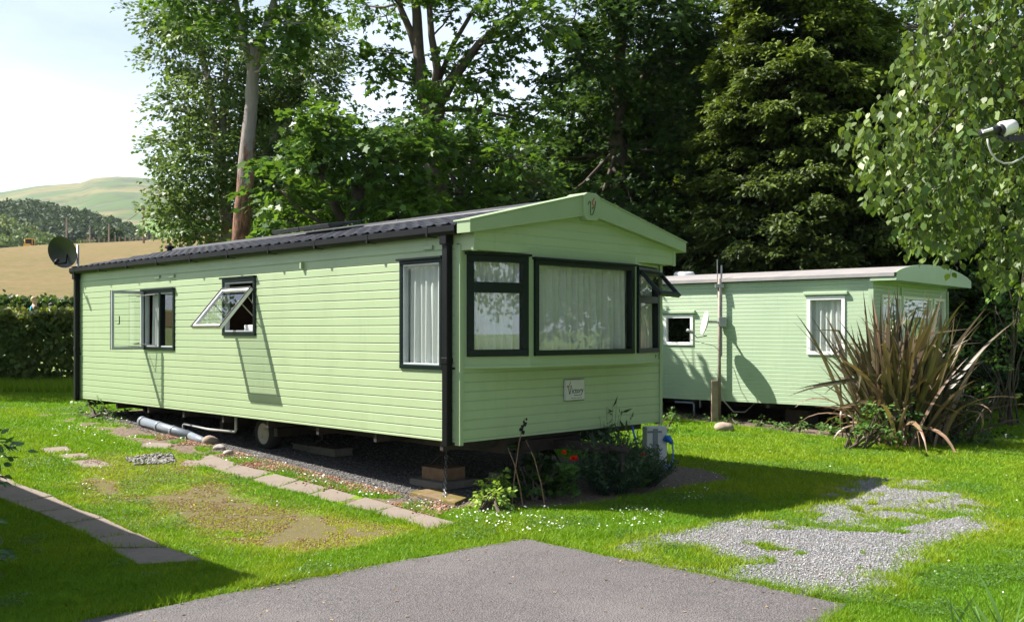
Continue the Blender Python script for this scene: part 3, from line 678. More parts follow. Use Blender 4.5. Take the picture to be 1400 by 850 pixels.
# side wall small things
for yy in (5.66, 6.08, .42):
    mb = MB(); mb.pbox(Zv, EY, -EX, yy - .07, yy + .07, 2.335 + .06 * (yy < 1), 2.375 + .06 * (yy < 1), .0, .035); mb.build('vent_hood', MT['fascia'], van, bevel=.004)
mb = MB(); mb.pbox(Zv, EY, -EX, 2.55, 2.58, 2.31, 2.38, .004, .05); mb.build('small_clip', MT['fascia'], van)
mb = MB(); mb.box(-.0095, .004, 6.50, 6.503, ZB, 1.36)
mb.build('joint_strip', MT['clad'], van)
mb = MB()
for (x0, x1, y0, y1) in ((-.018, .004, -.028, .045), (-.014, .026, -.030, -.0)): mb.box(x0, x1, y0, y1, .57, 2.42)
mb.build('corner_trim', MT['fascia'], van, bevel=.004)
mb = MB()
for (x0, x1, y0, y1) in ((W - .004, W + .018, -.028, .045), (W - .03, W + .014, -.030, -.0)): mb.box(x0, x1, y0, y1, .57, 2.42)
mb.build('corner_trim', MT['fascia'], van, bevel=.004)
mb = MB(); mb.box(-.018, .05, LN - .045, LN + .02, .57, ZE); mb.build('corner_trim', MT['fascia'], van)
# pelmet
mb = MB(); pf = -.20
boards(mb, (0, pf, 0), EX, -EY, 0, W, 2.365, 2.92, .088, tri=gab, depth=.006)
mb.pbox((0, 0, 0), EY, -EX, pf, 0.0, 2.365, 2.60, 0, .004); mb.pbox((W, 0, 0), EY, EX, pf, 0.0, 2.365, 2.60, 0, .004)
mb.box(.002, W - .002, pf + .002, .02, 2.362, 2.372); mb.box(-.012, .03, pf - .012, pf + .02, 2.352, 2.60); mb.box(W - .03, W + .012, pf - .012, pf + .02, 2.352, 2.60)
mb.build('pelmet', MT['clad'], van)
# roof
mb = MB(); ny = 440; NXS = 25
for side in (0, 1):
    b = len(mb.v)
    for i in range(NXS + 1):
        u = i / NXS; row = u * 5; st = row - math.floor(row) if i < NXS else 1
        for j in range(ny + 1):
            y = -.20 + (LN + .25) * j / ny; ph = (y / .205) % 1
            wav = .020 * (1 - abs(math.sin(math.pi * ph)) ** .7 * 1.0)
            wav = .022 * (math.sin(2 * math.pi * ph) * .6 + .4 * math.sin(4 * math.pi * ph + .6))
            x = -.11 + (W / 2 + .11) * u; z = 2.585 + (ZR - 2.585) * u + wav + .016 * (1 - st)
            mb.v.append((x if side == 0 else W - x, y, z))
    for i in range(NXS):
        for j in range(ny): q = b + i * (ny + 1) + j; mb.f.append((q, q + 1, q + ny + 2, q + ny + 1)); mb.mi.append(0)
roof = mb.build('roof', MT['roof'], van)
mb = MB(); mb.prism([(-.12, -.045), (.12, -.045), (.10, .0), (.04, .035), (-.04, .035), (-.10, 0)], (W / 2, 0, ZR + .01), EX, EZ, EY, -.18, LN + .04); mb.build('ridge_cap', MT['roof'], roof)
for y0, y1 in ((3.45, 4.1), (4.12, 4.75)):
    mb = MB(); mb.prism([(-.28, -.04), (.20, .065), (.20, .09), (-.30, .01)], (1.22, 0, ZR + .0), EX, EZ, EY, y0, y1); mb.build('roof_ventilator', MT['roof'], roof, bevel=.006)
mb = MB(); mb.lathe([(0, .05), (.07, .03), (.08, .0), (.04, -.02), (.04, -.1)], (W / 2 - .2, 8.5, ZR + .03)); mb.build('roof_cowl', MT['black'], roof)
mb = MB(); mb.box(.01, W - .01, -.02, LN - .01, 2.535, 2.55); mb.build('soffit', MT['clad'], van)
# gutters
def gutter(xc, name='gutter'):
    mb = MB(); prof = [(-.055, .045), (-.055, -.01), (-.035, -.04), (.035, -.04), (.055, -.01), (.055, .045), (.049, .045), (.047, -.008), (.03, -.034), (-.03, -.034), (-.047, -.008), (-.049, .045)]
    mb.prism(prof, (xc, 0, 2.545), EX, EZ, EY, -.07, LN + .06)
    for k in range(10): yy = .3 + k * .93; mb.box(xc - .058, xc + .058, yy, yy + .025, 2.500, 2.585)
    return mb.build(name, MT['black'], van)
gutter(-.075); gutter(W + .075)
for yy in (.11, LN - .04):
    mb = MB(); mb.box(-.088, -.020, yy - .036, yy + .036, .56, 2.44); mb.box(-.094, -.017, yy - .042, yy + .042, 1.32, 1.38); mb.box(-.11, -.02, yy - .048, yy + .048, 2.42, 2.55)
    mb.box(-.03, -.01, yy - .075, yy + .075, 1.27, 1.29); mb.build('downpipe', MT['black'], van, bevel=.006)
# barge board
mb = MB(); c = W / 2
pl = [(-.12, 2.615), (c - .10, 2.982), (c - .10, 2.775), (-.12, 2.505)]
for sgn in (0, 1):
    pp = [(x if not sgn else W - x, z) for x, z in pl]; mb.prism(pp, (0, 0, 0), EX, EZ, EY, -.28, -.10)
    sf = [(x if not sgn else W - x, z) for x, z in [(-.13, 2.611), (c - .10, 2.980), (c - .10, 2.993), (-.13, 2.625)]]; mb.prism(sf, (0, 0, 0), EX, EZ, EY, -.29, -.06)
mb.build('barge_board', MT['fascia'], van, bevel=.004)
mb = MB(); mb.prism([(c - .115, 2.775), (c - .075, 2.735), (c + .075, 2.735), (c + .115, 2.775), (c + .125, 2.985), (c + .07, 3.012), (c - .07, 3.012), (c - .125, 2.985)], (0, 0, 0), EX, EZ, EY, -.30, -.05)
ks = mb.build('keystone', MT['fascia'], van, bevel=.005)
mb = MB(); y_ = -.314
def ribbon(mb, pts, w, y0=-.3035):
    for (x0, z0), (x1, z1) in zip(pts[:-1], pts[1:]):
        d = Vector((x1 - x0, 0, z1 - z0)); L = d.length; d.normalize(); nn = Vector((-d.z, 0, d.x)) * w / 2; e = d * w * .3
        A = Vector((x0, y0, z0)) - e; B = Vector((x1, y0, z1)) + e; mb.add([A - nn, B - nn, B + nn, A + nn, A - nn + EY * .003, B - nn + EY * .003, B + nn + EY * .003, A + nn + EY * .003], [(0, 1, 2, 3), (0, 1, 5, 4), (2, 3, 7, 6), (1, 2, 6, 5), (0, 3, 7, 4)])
        y0 -= .00005
ribbon(mb, [(c - 0.0638, 2.8920), (c - 0.0553, 2.9133), (c - 0.0382, 2.9260), (c - 0.0255, 2.9133), (c - 0.0255, 2.8708), (c - 0.0298, 2.8282), (c - 0.0255, 2.7942), (c - 0.0043, 2.7917), (c + 0.0170, 2.8197), (c + 0.0382, 2.8708), (c + 0.0467, 2.9133), (c + 0.0510, 2.9345)], .0075)
ribbon(mb, [(c - 0.0043, 2.8538), (c + 0.0043, 2.8665), (c + 0.0170, 2.8639)], .008)
mb.build('emblem', MT['ink'], ks)
mb = MB(); ribbon(mb, [(c + 0.0298, 2.9600), (c + 0.0127, 2.9388), (c + 0.0043, 2.9175), (c + 0.0127, 2.8962), (c + 0.0238, 2.8792)], .016); mb.build('emblem_flame', MT['flame'], ks)
# name plate
def text(name, s, size, m, parent, loc, rot, shear=0, ext=.001, bold=0, sx=1):
    cu = bpy.data.curves.new(name, 'FONT'); cu.body = s; cu.size = size; cu.extrude = ext; cu.shear = shear; cu.align_x = 'CENTER'; cu.align_y = 'CENTER'; cu.offset = bold; cu.resolution_u = 4
    o = bpy.data.objects.new(name, cu); COL.objects.link(o); dg = bpy.context.evaluated_depsgraph_get(); me = bpy.data.meshes.new_from_object(o.evaluated_get(dg)); COL.objects.unlink(o); bpy.data.objects.remove(o)
    me.materials.clear(); r = link(name, me, m, parent); r.location = loc; r.rotation_euler = rot; r.scale = (sx, 1, 1); return r
mb = MB(); mb.box(1.41, 1.72, -.034, -.012, .905, 1.135); pl_ = mb.build('name_plate', MT['galv'], van, bevel=.012)
mb = MB(); mb.box(1.424, 1.706, -.037, -.033, .919, 1.121); fc = mb.build('plate_face', MT['plate'], pl_)
text('lettering', 'ictory', .085, MT['ink'], pl_, (1.598, -.0385, 1.012), (R(90), 0, 0), .15, sx=.88)

for (x_, z_, w_, h_) in ((1.545,.966,.018,.007),(1.567,.966,.02,.007),(1.592,.966,.014,.007),(1.615,.966,.024,.007),(1.642,.966,.016,.007),(1.50,.937,.03,.005),(1.54,.937,.04,.005),(1.59,.937,.045,.005),(1.64,.937,.03,.005)): mb = MB(); mb.box(x_ - .0, x_ + w_, -.0385, -.0365, z_ - h_ / 2, z_ + h_ / 2); mb.build('small_print', MT['ink'], pl_)
mb = MB(); ribbon(mb, [(1.440, 1.050), (1.449, 1.066), (1.460, 1.062), (1.466, 1.03), (1.474, .985), (1.482, .98), (1.494, 1.02), (1.506, 1.068)], .008, -.0385); mb.build('lettering', MT['ink'], pl_)
mb = MB(); ribbon(mb, [(1.495, 1.105), (1.482, 1.085), (1.478, 1.07), (1.486, 1.055)], .010, -.0385); mb.build('flame_mark', MT['flame'], pl_)
a, ax, out, a0, a1, zb, zt = wins[2]; ang = math.atan2(ax.y, ax.x); pp = a + ax * .615 + out * .003 + EZ * 1.338
text('letter_mark', 'P', .055, MT['ink'], van, pp, (R(90), 0, ang), 0, .001, .001)
# chassis
mb = MB()
for x in (.75, 2.3): mb.box(x - .03, x + .03, .15, LN - .1, .42, ZB + .02)
for k in range(9): yy = .25 + k * 1.03; mb.box(.02, W - .02, yy, yy + .045, .50, ZB + .015)
for yy in (3.6, 4.9): mb.box(.3, W - .3, yy, yy + .08, .36, .46)
mb.box(1.48, 1.56, -.55, .3, .42, .50); mb.box(1.0, 1.9, .18, .26, .40, .52); mb.box(.4, 2.2, .3, 1.0, .47, .55)
mb.build('chassis', MT['steel'], van)
mb = MB(); mb.tube([(1.52, -.55, .46), (1.52, -.78, .46)], .035, 10); mb.tube([(1.52, -.70, .52), (1.52, -.70, .25)], .025, 8); mb.build('hitch', MT['steel'], van)
def wheel(x, y, z=.36, r=.24):
    mb = MB(); mb.lathe([(r * .6, -.07), (r * .92, -.075), (r, -.045), (r, .045), (r * .92, .075), (r * .6, .07)], (x, y, z), 'X', 32); t_ = mb.build('wheel', MT['tyre'], van, smooth=True)
    mb = MB(); mb.lathe([(r * .62, -.072), (r * .56, -.062), (r * .50, -.03), (r * .30, -.02), (r * .27, -.045), (.0, -.05)], (x, y, z), 'X', 28); mb.build('rim', MT['rim'], t_, smooth=True)
wheel(.45, 4.05, .36, .21); wheel(2.6, 4.05, .36, .21)
mb = MB(); mb.tube([(.10, 4.22, .60), (.10, 4.22, .41), (.10, 4.24, .39), (.10, 4.9, .375), (.10, 5.55, .40), (.10, 5.58, .385), (.10, 5.59, .20)], .017, 10); mb.build('waste_pipe', MT['whitepipe'], van, smooth=True)
mb = MB(); mb.tube([(.4, 7.5, .58), (.4, 7.2, .34)], .035, 8); mb.build('corner_leg', MT['steel'], van)

# ------------------------------------------------------------------ neighbour that shades the lower left
nb_ = copy_tree(van); nb_.location = (-6.25, 4.81, 0); nb_['label'] = 'pale green static caravan outside the left edge, its shadow over the slab path'
for o_ in (van, nb_): o_['group'] = 'pantile roofed green static caravans'

# ------------------------------------------------------------------ second caravan
van2 = empty('static_caravan', C2, TH2, 'older mint green static caravan with pale curved roof and white window frames', 'static caravan')
W2, L2_, B2, E2 = 3.66, 9.3, .44, 2.44
s1 = (.415, 1.036, 1.25, 2.175); s2 = (3.11, 3.70, 1.38, 1.91); s3 = (5.2, 6.3, 1.3, 2.1)
mb = MB(); boards(mb, (0, 0, 0), EY, -EX, .02, L2_, B2, E2, .062, (s1, s2, s3), .009); mb.build('side_cladding', MT['clad2'], van2)
mb = MB(); boards(mb, (W2, 0, 0), EY, EX, 0, L2_, B2, E2, .062, (), .009); mb.build('side_cladding', MT['clad2'], van2)
fw = [(.38, 1.22), (1.32, 2.78), (2.88, 3.5)]
mb = MB(); boards(mb, (0, 0, 0), EX, -EY, 0, W2, B2, 2.5, .062, [(a, b, 1.2, 2.2) for a, b in fw], .009); mb.build('front_cladding', MT['clad2'], van2)
mb = MB(); boards(mb, (0, L2_, 0), EX, EY, 0, W2, B2, 2.5, .062, (), .009); mb.build('rear_cladding', MT['clad2'], van2)
arc = lambda u: E2 + .03 + .19 * (1 - (2 * u - 1) ** 2) ** .8
pr = [(-.08 + (W2 + .16) * i / 28, arc(i / 28)) for i in range(29)]
poly = [(x, z + .03) for x, z in pr] + [(x, z) for x, z in pr[::-1]]
mb = MB()
for i in range(28):
    (x0, z0), (x1, z1) = pr[i], pr[i + 1]; mb.add([(x0, -.36, z0 + .035), (x1, -.36, z1 + .035), (x1, L2_ + .1, z1 + .035), (x0, L2_ + .1, z0 + .035), (x0, -.36, z0), (x1, -.36, z1), (x1, L2_ + .1, z1), (x0, L2_ + .1, z0)], [(0, 1, 2, 3), (4, 7, 6, 5), (0, 4, 5, 1), (3, 2, 6, 7)])
mb.box(-.10, -.072, -.37, L2_ + .1, E2 + .015, E2 + .07); mb.box(W2 + .072, W2 + .10, -.37, L2_ + .1, E2 + .015, E2 + .07)
rf2 = mb.build('roof', MT['roof2'], van2)
mb = MB(); fas = [(x, z + .02) for x, z in pr] + [(W2 + .08, E2 - .045), (-.08, E2 - .045)]
for i in range(28):
    (x0, z0), (x1, z1) = pr[i], pr[i + 1]; mb.add([(x0, -.40, z0 + .045), (x1, -.40, z1 + .045), (x1, -.40, E2 - .045), (x0, -.40, E2 - .045), (x0, -.372, z0 + .045), (x1, -.372, z1 + .045), (x1, -.372, E2 - .045), (x0, -.372, E2 - .045)], [(0, 3, 2, 1), (4, 5, 6, 7), (0, 1, 5, 4), (3, 7, 6, 2)])
mb.box(-.08, W2 + .08, -.372, 0, E2 - .0455, E2 - .042); mb.box(-.085, -.06, -.40, 0, E2 - .045, E2 + .0)
mb.box(-.012, 0, -.37, 0, E2 - .045, E2 + .02)
mb.build('front_fascia', MT['clad2'], van2)
mb = MB(); mb.lathe([(0, .12), (.17, .11), (.20, .06), (.20, 0)], (1.2, 4.0, E2 + .19)); mb.build('roof_vent_dome', MT['white'], rf2, smooth=True)
window(van2, Zv, EY, -EX, *s1, t=.055, fm='white', hood=False, wl=.09, amp=.022, seed=31, label='white framed side window with a white curtain')
window(van2, Zv, EY, -EX, *s2, t=.055, fm='white', hood=False, cur=False, label='small white framed side window with no curtain')
window(van2, Zv, EY, -EX, *s3, t=.055, fm='white', hood=False, seed=33)
for s_ in (s1, s2): mb = MB(); mb.pbox(Zv, EY, -EX, s_[0] - .05, s_[1] + .05, s_[3] + .02, s_[3] + .075, 0, .06); mb.build('window_hood', MT['clad2'], van2, bevel=.01)
for i, (a, b) in enumerate(fw): window(van2, Zv, EX, -EY, a, b, 1.2, 2.2, t=.05, fm='white', gm='glass', hood=False, seed=40 + i)
mb = MB(); mb.box(-.016, .04, -.03, .0, B2 - .02, E2 - .1); mb.box(-.02, .0, -.03, .05, B2 - .02, E2); mb.build('corner_trim', MT['clad2'], van2); mb = MB(); mb.box(W2 - .04, W2 + .016, -.03, .0, B2 - .02, E2 - .1); mb.build('corner_trim', MT['clad2'], van2); mb = MB(); mb.box(1.24, 1.28, -.025, 0, B2, E2 - .1); mb.build('joint_strip', MT['clad2'], van2)
mb = MB(); mb.box(.03, W2 - .03, .03, L2_ - .03, B2 + .01, B2 + .04); mb.build('floor_panel', MT['dark'], van2)
mb = MB(); mb.add([(.0, 0, 2.46), (W2, 0, 2.46), (W2, L2_, 2.46), (0, L2_, 2.46)], [(0, 1, 2, 3)]); mb.build('ceiling_panel', MT['white'], van2)
mb = MB()
for x in (.8, 2.8): mb.box(x - .04, x + .04, .1, L2_ - .1, .30, B2 + .015)
for k in range(7): mb.box(.02, W2 - .02, .3 + 1.4 * k, .36 + 1.4 * k, .36, B2 + .01)
mb.box(.4, .8, 1.2, 1.6, 0, .32); mb.box(.4, .8, 4.2, 4.6, 0, .32); mb.box(2.6, 3.0, 1.2, 1.6, 0, .32); mb.box(1.4, 1.8, 2, 2.4, 0, .32)
mb.build('chassis', MT['steel'], van2)
mb = MB(); mb.tube([(.03, 3.5, .38), (.03, 3.15, .38), (.03, 3.12, .36), (.03, 3.12, .05)], .02, 8); mb.tube([(.03, 3.0, .44), (.03, 3.0, .3)], .015, 6); mb.build('waste_pipe', MT['greypipe'], van2, smooth=True)

# ================================================================== SMALLER THINGS
# slabs
def slab(tl, tr, br, bl, label, group, h=.02, m='slab'):
    w_ = [Vector((*G(*p), gz(*G(*p)))) for p in (tl, tr, br, bl)]; c_ = sum(w_, Vector()) / 4; root_pts = [(p - c_) * .985 for p in w_]
    mb = MB(); rj = [p + Vector((random.uniform(-.012, .012), random.uniform(-.012, .012), 0)) for p in root_pts]
    mb.add([(p.x, p.y, p.z - .03) for p in rj] + [(p.x, p.y, p.z + h + random.uniform(-.004, .006)) for p in rj], [(0, 3, 2, 1), (4, 5, 6, 7), (0, 1, 5, 4), (1, 2, 6, 5), (2, 3, 7, 6), (3, 0, 4, 7)])
    o = mb.build('paving_slab', MT[m], None, bevel=.006); o.location = c_; tag(o, label, 'paving slab', group); slabs_xy.append([(p.x + c_.x, p.y + c_.y) for p in rj]); return o
slabs_xy = []
la = [(280,768),(231,750),(190,733),(144,710),(101,696),(72,680),(29,665),(-10,645)]; lb = [(190,774),(150,752),(128,737),(87,718),(50,703),(18,690),(-28,672),(-75,655)]
ords = ['first and nearest', 'second', 'third', 'fourth', 'fifth', 'sixth', 'seventh']
for i in range(len(la) - 1):
    slab(la[i + 1], la[i], lb[i], lb[i + 1], f'pinkish concrete slab, {ords[i]} from the tarmac end of the half shaded left slab path', 'slabs of the left path')
ma = [(628,716),(582,703),(540,692),(500,680),(452,667),(410,656),(372,646),(324,634),(288,621)]; mbp = [(586,725),(548,712),(510,700),(468,690),(420,676),(378,667),(340,656),(302,645),(262,632)]
ords2 = ['first and nearest', 'second', 'third', 'fourth', 'fifth', 'sixth', 'seventh', 'eighth']
for i in range(len(ma) - 1):
    slab(ma[i + 1], ma[i], mbp[i], mbp[i + 1], f'worn concrete slab, {ords2[i]} from the tarmac end of the row beside the caravan', 'slabs of the row beside the caravan', .003)
for q_, lb_ in (([(255,629),(300,630),(300,639),(240,637)], 'small slab sunk in grass just beyond the row beside the caravan'), ([(196,604),(235,606),(230,614),(190,612)], 'farthest small slab sunk in grass near the grey pipe'),
                ([(48,613),(92,610),(100,617),(66,620)], 'farthest slab of the group crossing the lawn at the left'), ([(70,622),(112,619),(128,626),(90,629)], 'middle slab of the short row at left, dusted with brown earth'), ([(92,630),(130,627),(158,636),(112,640)], 'nearest slab of the short row at left, dusted with brown earth')):
    slab(*q_, lb_, 'loose slabs in the lawn', .002)
slab((560,676),(596,671),(640,684),(622,692), 'moss covered flat slab lying by the corner of the near caravan', None, .032, 'moss')
# axle stands and blocks
def stand(p, label, hb=.14, top=.46):
    zg = gz(p.x, p.y); top = top - zg if top - zg > .2 else .2; r = empty('axle_stand', (p.x, p.y, zg), TH, label, 'axle stand', 'stands under the caravan'); mb = MB()
    for sx in (-1, 1):
        for sy in (-1, 1): mb.tube([(sx * .11, sy * .11, hb), (0, 0, top - .12)], .011, 6)
    mb.build('tripod', MT['steel'], r); mb = MB(); mb.tube([(0, 0, hb + .04), (0, 0, top)], .018, 8); mb.box(-.04, .04, -.04, .04, top - .012, top); mb.build('screw_post', MT['steel'], r)
    return r
def block(name, p, dx, dy, z0, z1, m, label, cat, rz=TH):
    mb = MB(); mb.box(-dx, dx, -dy, dy, 0, z1 - z0); o = mb.build(name, MT[m], None, bevel=.006); o.location = (p.x, p.y, z0 + gz(p.x, p.y)); o.rotation_euler.z = rz; return tag(o, label, cat)
pA = L1(.63, .95); block('concrete_block', pA, .24, .26, 0, .075, 'brick', 'flat grey block on the ground under the near corner of the caravan', 'block')
block('wood_block', pA, .15, .17, .076, .20, 'wood', 'brown timber block stacked under the corner stand by the downpipe', 'timber block'); stand(pA, 'thin black stand on the timber block nearest the downpipe', .20, .50)
pB = L1(.80, 3.4); block('concrete_block', pB, .13, .45, 0, .09, 'brick', 'long pale block on the gravel midway under the caravan', 'block'); stand(pB, 'black stand on the long pale block midway under the caravan', .09, .42)
for x, y, l in ((2.3, 1.0, 'far front stand under the caravan, seen against sunlit grass'), (1.5, .45, 'front centre stand under the caravan behind the flower bed'), (.75, 6.0, 'stand under the caravan beyond the wheel'), (.75, 7.3, 'stand under the rear of the caravan behind the grey pipe')):
    stand(L1(x, y), l, .01, .42)
block('concrete_block', L1(1.0, .55), .05, .06, 0, .16, 'brick', 'small upright grey block between the timber block and the flower bed', 'block')
mb = MB()
a_, b_ = L1(.63, .90, .50), L1(.12, .35, .04)
for k in range(16):
    t_ = k / 15; p = a_.lerp(b_, t_); p.z -= .10 * math.sin(math.pi * t_); d = (b_ - a_).normalized()
    side = Vector((-d.y, d.x, 0)).normalized() if k % 2 else Vector((0, 0, 1))
    ring = [p + (d * math.cos(an) * .026 + side * math.sin(an) * .015) for an in [i * math.pi / 4 for i in range(9)]]
    mb.tube(ring, .005, 5, cap=False)
tag(mb.build('chain', MT['galv']), 'steel chain hanging from the chassis to the ground beside the timber block', 'chain')
# big grey pipe
ga, gb = L1(.02, 6.65), L1(-.02, 5.15); ga.z = gz(ga.x, ga.y) + .075; gb.z = gz(gb.x, gb.y) + .055
r = empty('drain_pipe', ga, 0, 'fat grey plastic drain pipe lying at the edge of the shade under the caravan', 'pipe'); d = gb - ga
mb = MB(); mb.tube([(0, 0, 0), d], .062, 16); mb.build('pipe', MT['greypipe'], r, smooth=True)
mb = MB(); mb.tube([d * .0, d * .05], .072, 16); mb.tube([d * .36, d * .40], .070, 16); mb.tube([d * .66, d * .70], .070, 16); mb.build('collar', MT['greypipe'], r, smooth=True)
mb = MB(); e_ = L1(.02, 4.72) - ga; e_.z += gz(*L1(.02, 4.72)[:2]) + .0; mb.tube([d, e_], .052, 16); mb.build('pipe_end', MT['greypipe'], r, smooth=True)
# rocks
def rock(p, r, m, label, name='stone', grp=None):
    bm = bmesh.new(); bmesh.ops.create_icosphere(bm, subdivisions=3, radius=r); sd = random.random() * 50
    for v in bm.verts:
        k = 1 + .5 * (math.sin(v.co.x * 5 / r * .6 + sd) * math.cos(v.co.y * 4 / r * .5 + sd) * .5) + random.uniform(-.03, .03); v.co *= k; v.co.z *= .6
    me = bpy.data.meshes.new(name); bm.to_mesh(me); bm.free(); me.polygons.foreach_set('use_smooth', [True] * len(me.polygons)); o = link(name, me, MT[m]); o.location = (p[0], p[1], r * .28 + gz(p[0], p[1])); o.rotation_euler.z = random.random() * 6; return tag(o, label, 'stone', grp)
rock(G(287, 606), .11, 'redstone', 'pale stone at the end of the grey drain pipe'); rock(G(300, 614), .07, 'stone', 'small stone just past the pale stone near the pipe'); rock(G(311, 621), .06, 'stone', 'pale stone in the daisies beside the row of slabs')
rock(G(988, 588), .15, 'redstone', 'rounded warm coloured boulder beside the wooden post')
# service box
p = Vector((*G(895, 634), 0)); sb = empty('power_box', p, R(12), 'pale grey electric hookup box with a blue plug, beyond the flower bed', 'electric hookup box')
mb = MB(); mb.box(-.13, .13, -.08, .08, 0, .47); mb.build('cabinet', MT['box'], sb, bevel=.008)
mb = MB(); mb.box(-.05, .01, -.088, -.079, .10, .45); mb.box(-.12, .06, -.086, -.079, .40, .425); mb.build('door_strap', MT['greypipe'], sb)
mb = MB(); mb.tube([(.10, -.09, .30), (.12, -.10, .34), (.16, -.12, .34)], .035, 12); mb.tube([(.12, -.1, .34), (.16, -.12, .30), (.175, -.12, .27)], [.042, .034, .018], 12); mb.build('plug', MT['blue'], sb, smooth=True)
mb = MB(); mb.tube([(.175, -.12, .28), (.19, -.12, .2), (.185, -.13, .12), (.14, -.2, .04), (.05, -.3, .015), (-.2, -.4, .012)], .009, 8); mb.build('cable', MT['blue'], sb, smooth=True)
p0 = L1(2.55, .0, .58); mb = MB(); mb.tube([Vector((0, 0, 0)), Vector((.04, -.05, -.2)), Vector((.06, -.02, -.45)), Vector((.1, .1, -.57))], .011, 8); o = mb.build('hose', MT['blue'], None, smooth=True); o.location = p0; tag(o, 'thin blue hose hanging from the underside of the near caravan', 'hose')
# dish on the main caravan's far end
p = L1(.02, LN + .10, 2.66); ds = empty('satellite_dish', p, 0, 'dark round satellite dish on a pole at the far end of the near caravan roof', 'satellite dish')
mb = MB(); mb.tube([(0, 0, -.9), (0, 0, .30)], .02, 10); mb.build('pole', MT['galv'], ds, smooth=True)
def dishmesh(r_, depth, n=28, rings=8, th=.012):
    mb = MB()
    pf_ = [(r_ * i / rings, depth * (i / rings) ** 2) for i in range(rings + 1)]; pf_ += [(r_ + .004, depth + .004)] + [(r_ * i / rings, depth * (i / rings) ** 2 - th) for i in range(rings, -1, -1)]
    mb.lathe(pf_, (0, 0, 0), 'Y', n); return mb
mb = dishmesh(.245, .05); dd = mb.build('dish', MT['dish'], ds, smooth=True); dd.location = (-.20, -.02, .20); dd.rotation_euler = (R(-15), 0, R(168)); 
mb = MB(); mb.tube([(-.02, 0, .2), (-.16, .0, .2)], .018, 8); mb.tube([(-.16, 0, .2), (-.16, -.05, .02), (-.20, -.34, -.02), (-.20, -.35, .02)], .012, 8); mb.tube([(-.20, -.33, .0), (-.20, -.25, .05)], .028, 10); mb.build('receiver_arm', MT['black'], ds, smooth=True)
# aerial pole with small dish at second caravan
p = P(983.5, 586, 16.93); p.z = 0; ap = empty('aerial_pole', p, 0, 'tall metal pole carrying a small pale dish in front of the mint caravan', 'aerial pole')
mb = MB(); mb.tube([(0, 0, 0), (0, 0, 2.52)], .028, 12); mb.build('pole', MT['poletan'], ap, smooth=True)
mb = MB(); mb.tube([(.035, 0, 1.2), (.035, 0, 2.74)], .016, 8); mb.tube([(-.03, .0, 2.2), (-.035, 0, 2.84)], .008, 6); mb.box(-.07, .07, -.04, .04, 2.36, 2.42); mb.build('mast', MT['galv'], ap)
mb = MB(); mb.box(-.02, .11, -.07, .06, 1.70, 1.86); mb.tube([(0, 0, 1.78), (-.22, -.19, 1.78)], .02, 8); mb.build('bracket', MT['galv'], ap, bevel=.006)
mb = dishmesh(.20, .045); dd = mb.build('dish', MT['dishpale'], ap, smooth=True); dd.location = (-.25, -.2, 1.76); dd.rotation_euler = (R(12), 0, R(92))
mb = MB(); mb.tube([(-.25, -.2, 1.55), (-.42, -.24, 1.52), (-.54, -.26, 1.62)], .010, 6); mb.tube([(-.50, -.26, 1.61), (-.60, -.28, 1.64)], .03, 10); mb.build('receiver_arm', MT['galv'], ap, smooth=True)
mb = MB(); mb.tube([(-.53, -.26, 1.60), (-.52, -.2, 1.48), (-.35, -.06, 1.44), (-.1, -.03, 1.38), (-.02, 0, 1.32)], .006, 6); mb.tube([(0, .02, .75), (.03, .03, .5), (.25, .05, .26), (.45, .08, .25), (.62, .1, .40)], .012, 6); mb.build('cable', MT['whitepipe'], ap, smooth=True)
p = P(977, 586, 16.75); p.z = 0; mb = MB(); mb.box(-.055, .055, -.03, .03, -.2, .80); o = mb.build('wooden_post', MT['palewood'], None, bevel=.006); o.location = p; tag(o, 'short weathered wooden post at the foot of the aerial pole', 'post')
# near satellite receiver at the right edge
p = P(1440, 300, 4.3); rs_ = empty('satellite_dish', (p.x + .35, p.y, 0), 0, 'dish whose white capped receiver on a dark arm reaches in before the birch', 'satellite dish')
b0 = Vector((p.x + .35, p.y, 0)); 
mb = MB(); q0 = P(1372, 176, 4.3) - b0; q1 = P(1353, 180, 4.28) - b0; q2 = P(1342, 182, 4.26) - b0
cap0 = P(1370, 177, 4.3) - b0; cap1 = P(1385, 173, 4.32) - b0; d = (cap1 - cap0).normalized()
mb.tube([cap0 - d * .005, cap0, cap1, cap1 + d * .004], [.025, .034, .030, .024], 20); mb.build('receiver_cap', MT['white'], rs_, smooth=True)
mb = MB(); mb.tube([q2 + Vector((-.005, 0, 0)), q2, q1, q0], [.012, .018, .020, .018], 14); mb.tube([cap0 - d * .02, cap0 + d * .001], .026, 16); mb.tube([P(1365, 184, 4.3) - b0, P(1372, 191, 4.3) - b0, P(1382, 192, 4.3) - b0], .010, 8); mb.build('receiver_body', MT['dish'], rs_, smooth=True)
mb = MB(); e1 = P(1348, 181, 4.235) - b0; 
mb.tube([P(1343.5, 180.5, 4.243) - b0, P(1357, 176.5, 4.243) - b0], [.006, .0065], 10); mb.build('badge', MT['white'], rs_)
mb = MB(); a_ = P(1378, 190, 4.3) - b0; mb.pbox(a_, Vector((1, .0, 0)), Vector((0, 1, 0)), 0, .50, -.014, .014, -.012, .012); mb.build('arm', MT['dish'], rs_, bevel=.003)
mb = MB(); mb.tube([P(x, y, 4.3) - b0 for x, y in ((1350, 190), (1351, 198), (1355, 209), (1362, 218), (1372, 223.5), (1384, 223), (1394, 218), (1406, 210), (1430, 200))], .0042, 8); mb.build('cable', MT['whitepipe'], rs_, smooth=True)
mb = dishmesh(.30, .07); dd = mb.build('dish', MT['dish'], rs_, smooth=True); dd.location = a_ + Vector((.52, .02, .22)); dd.rotation_euler = (R(8), 0, R(78))
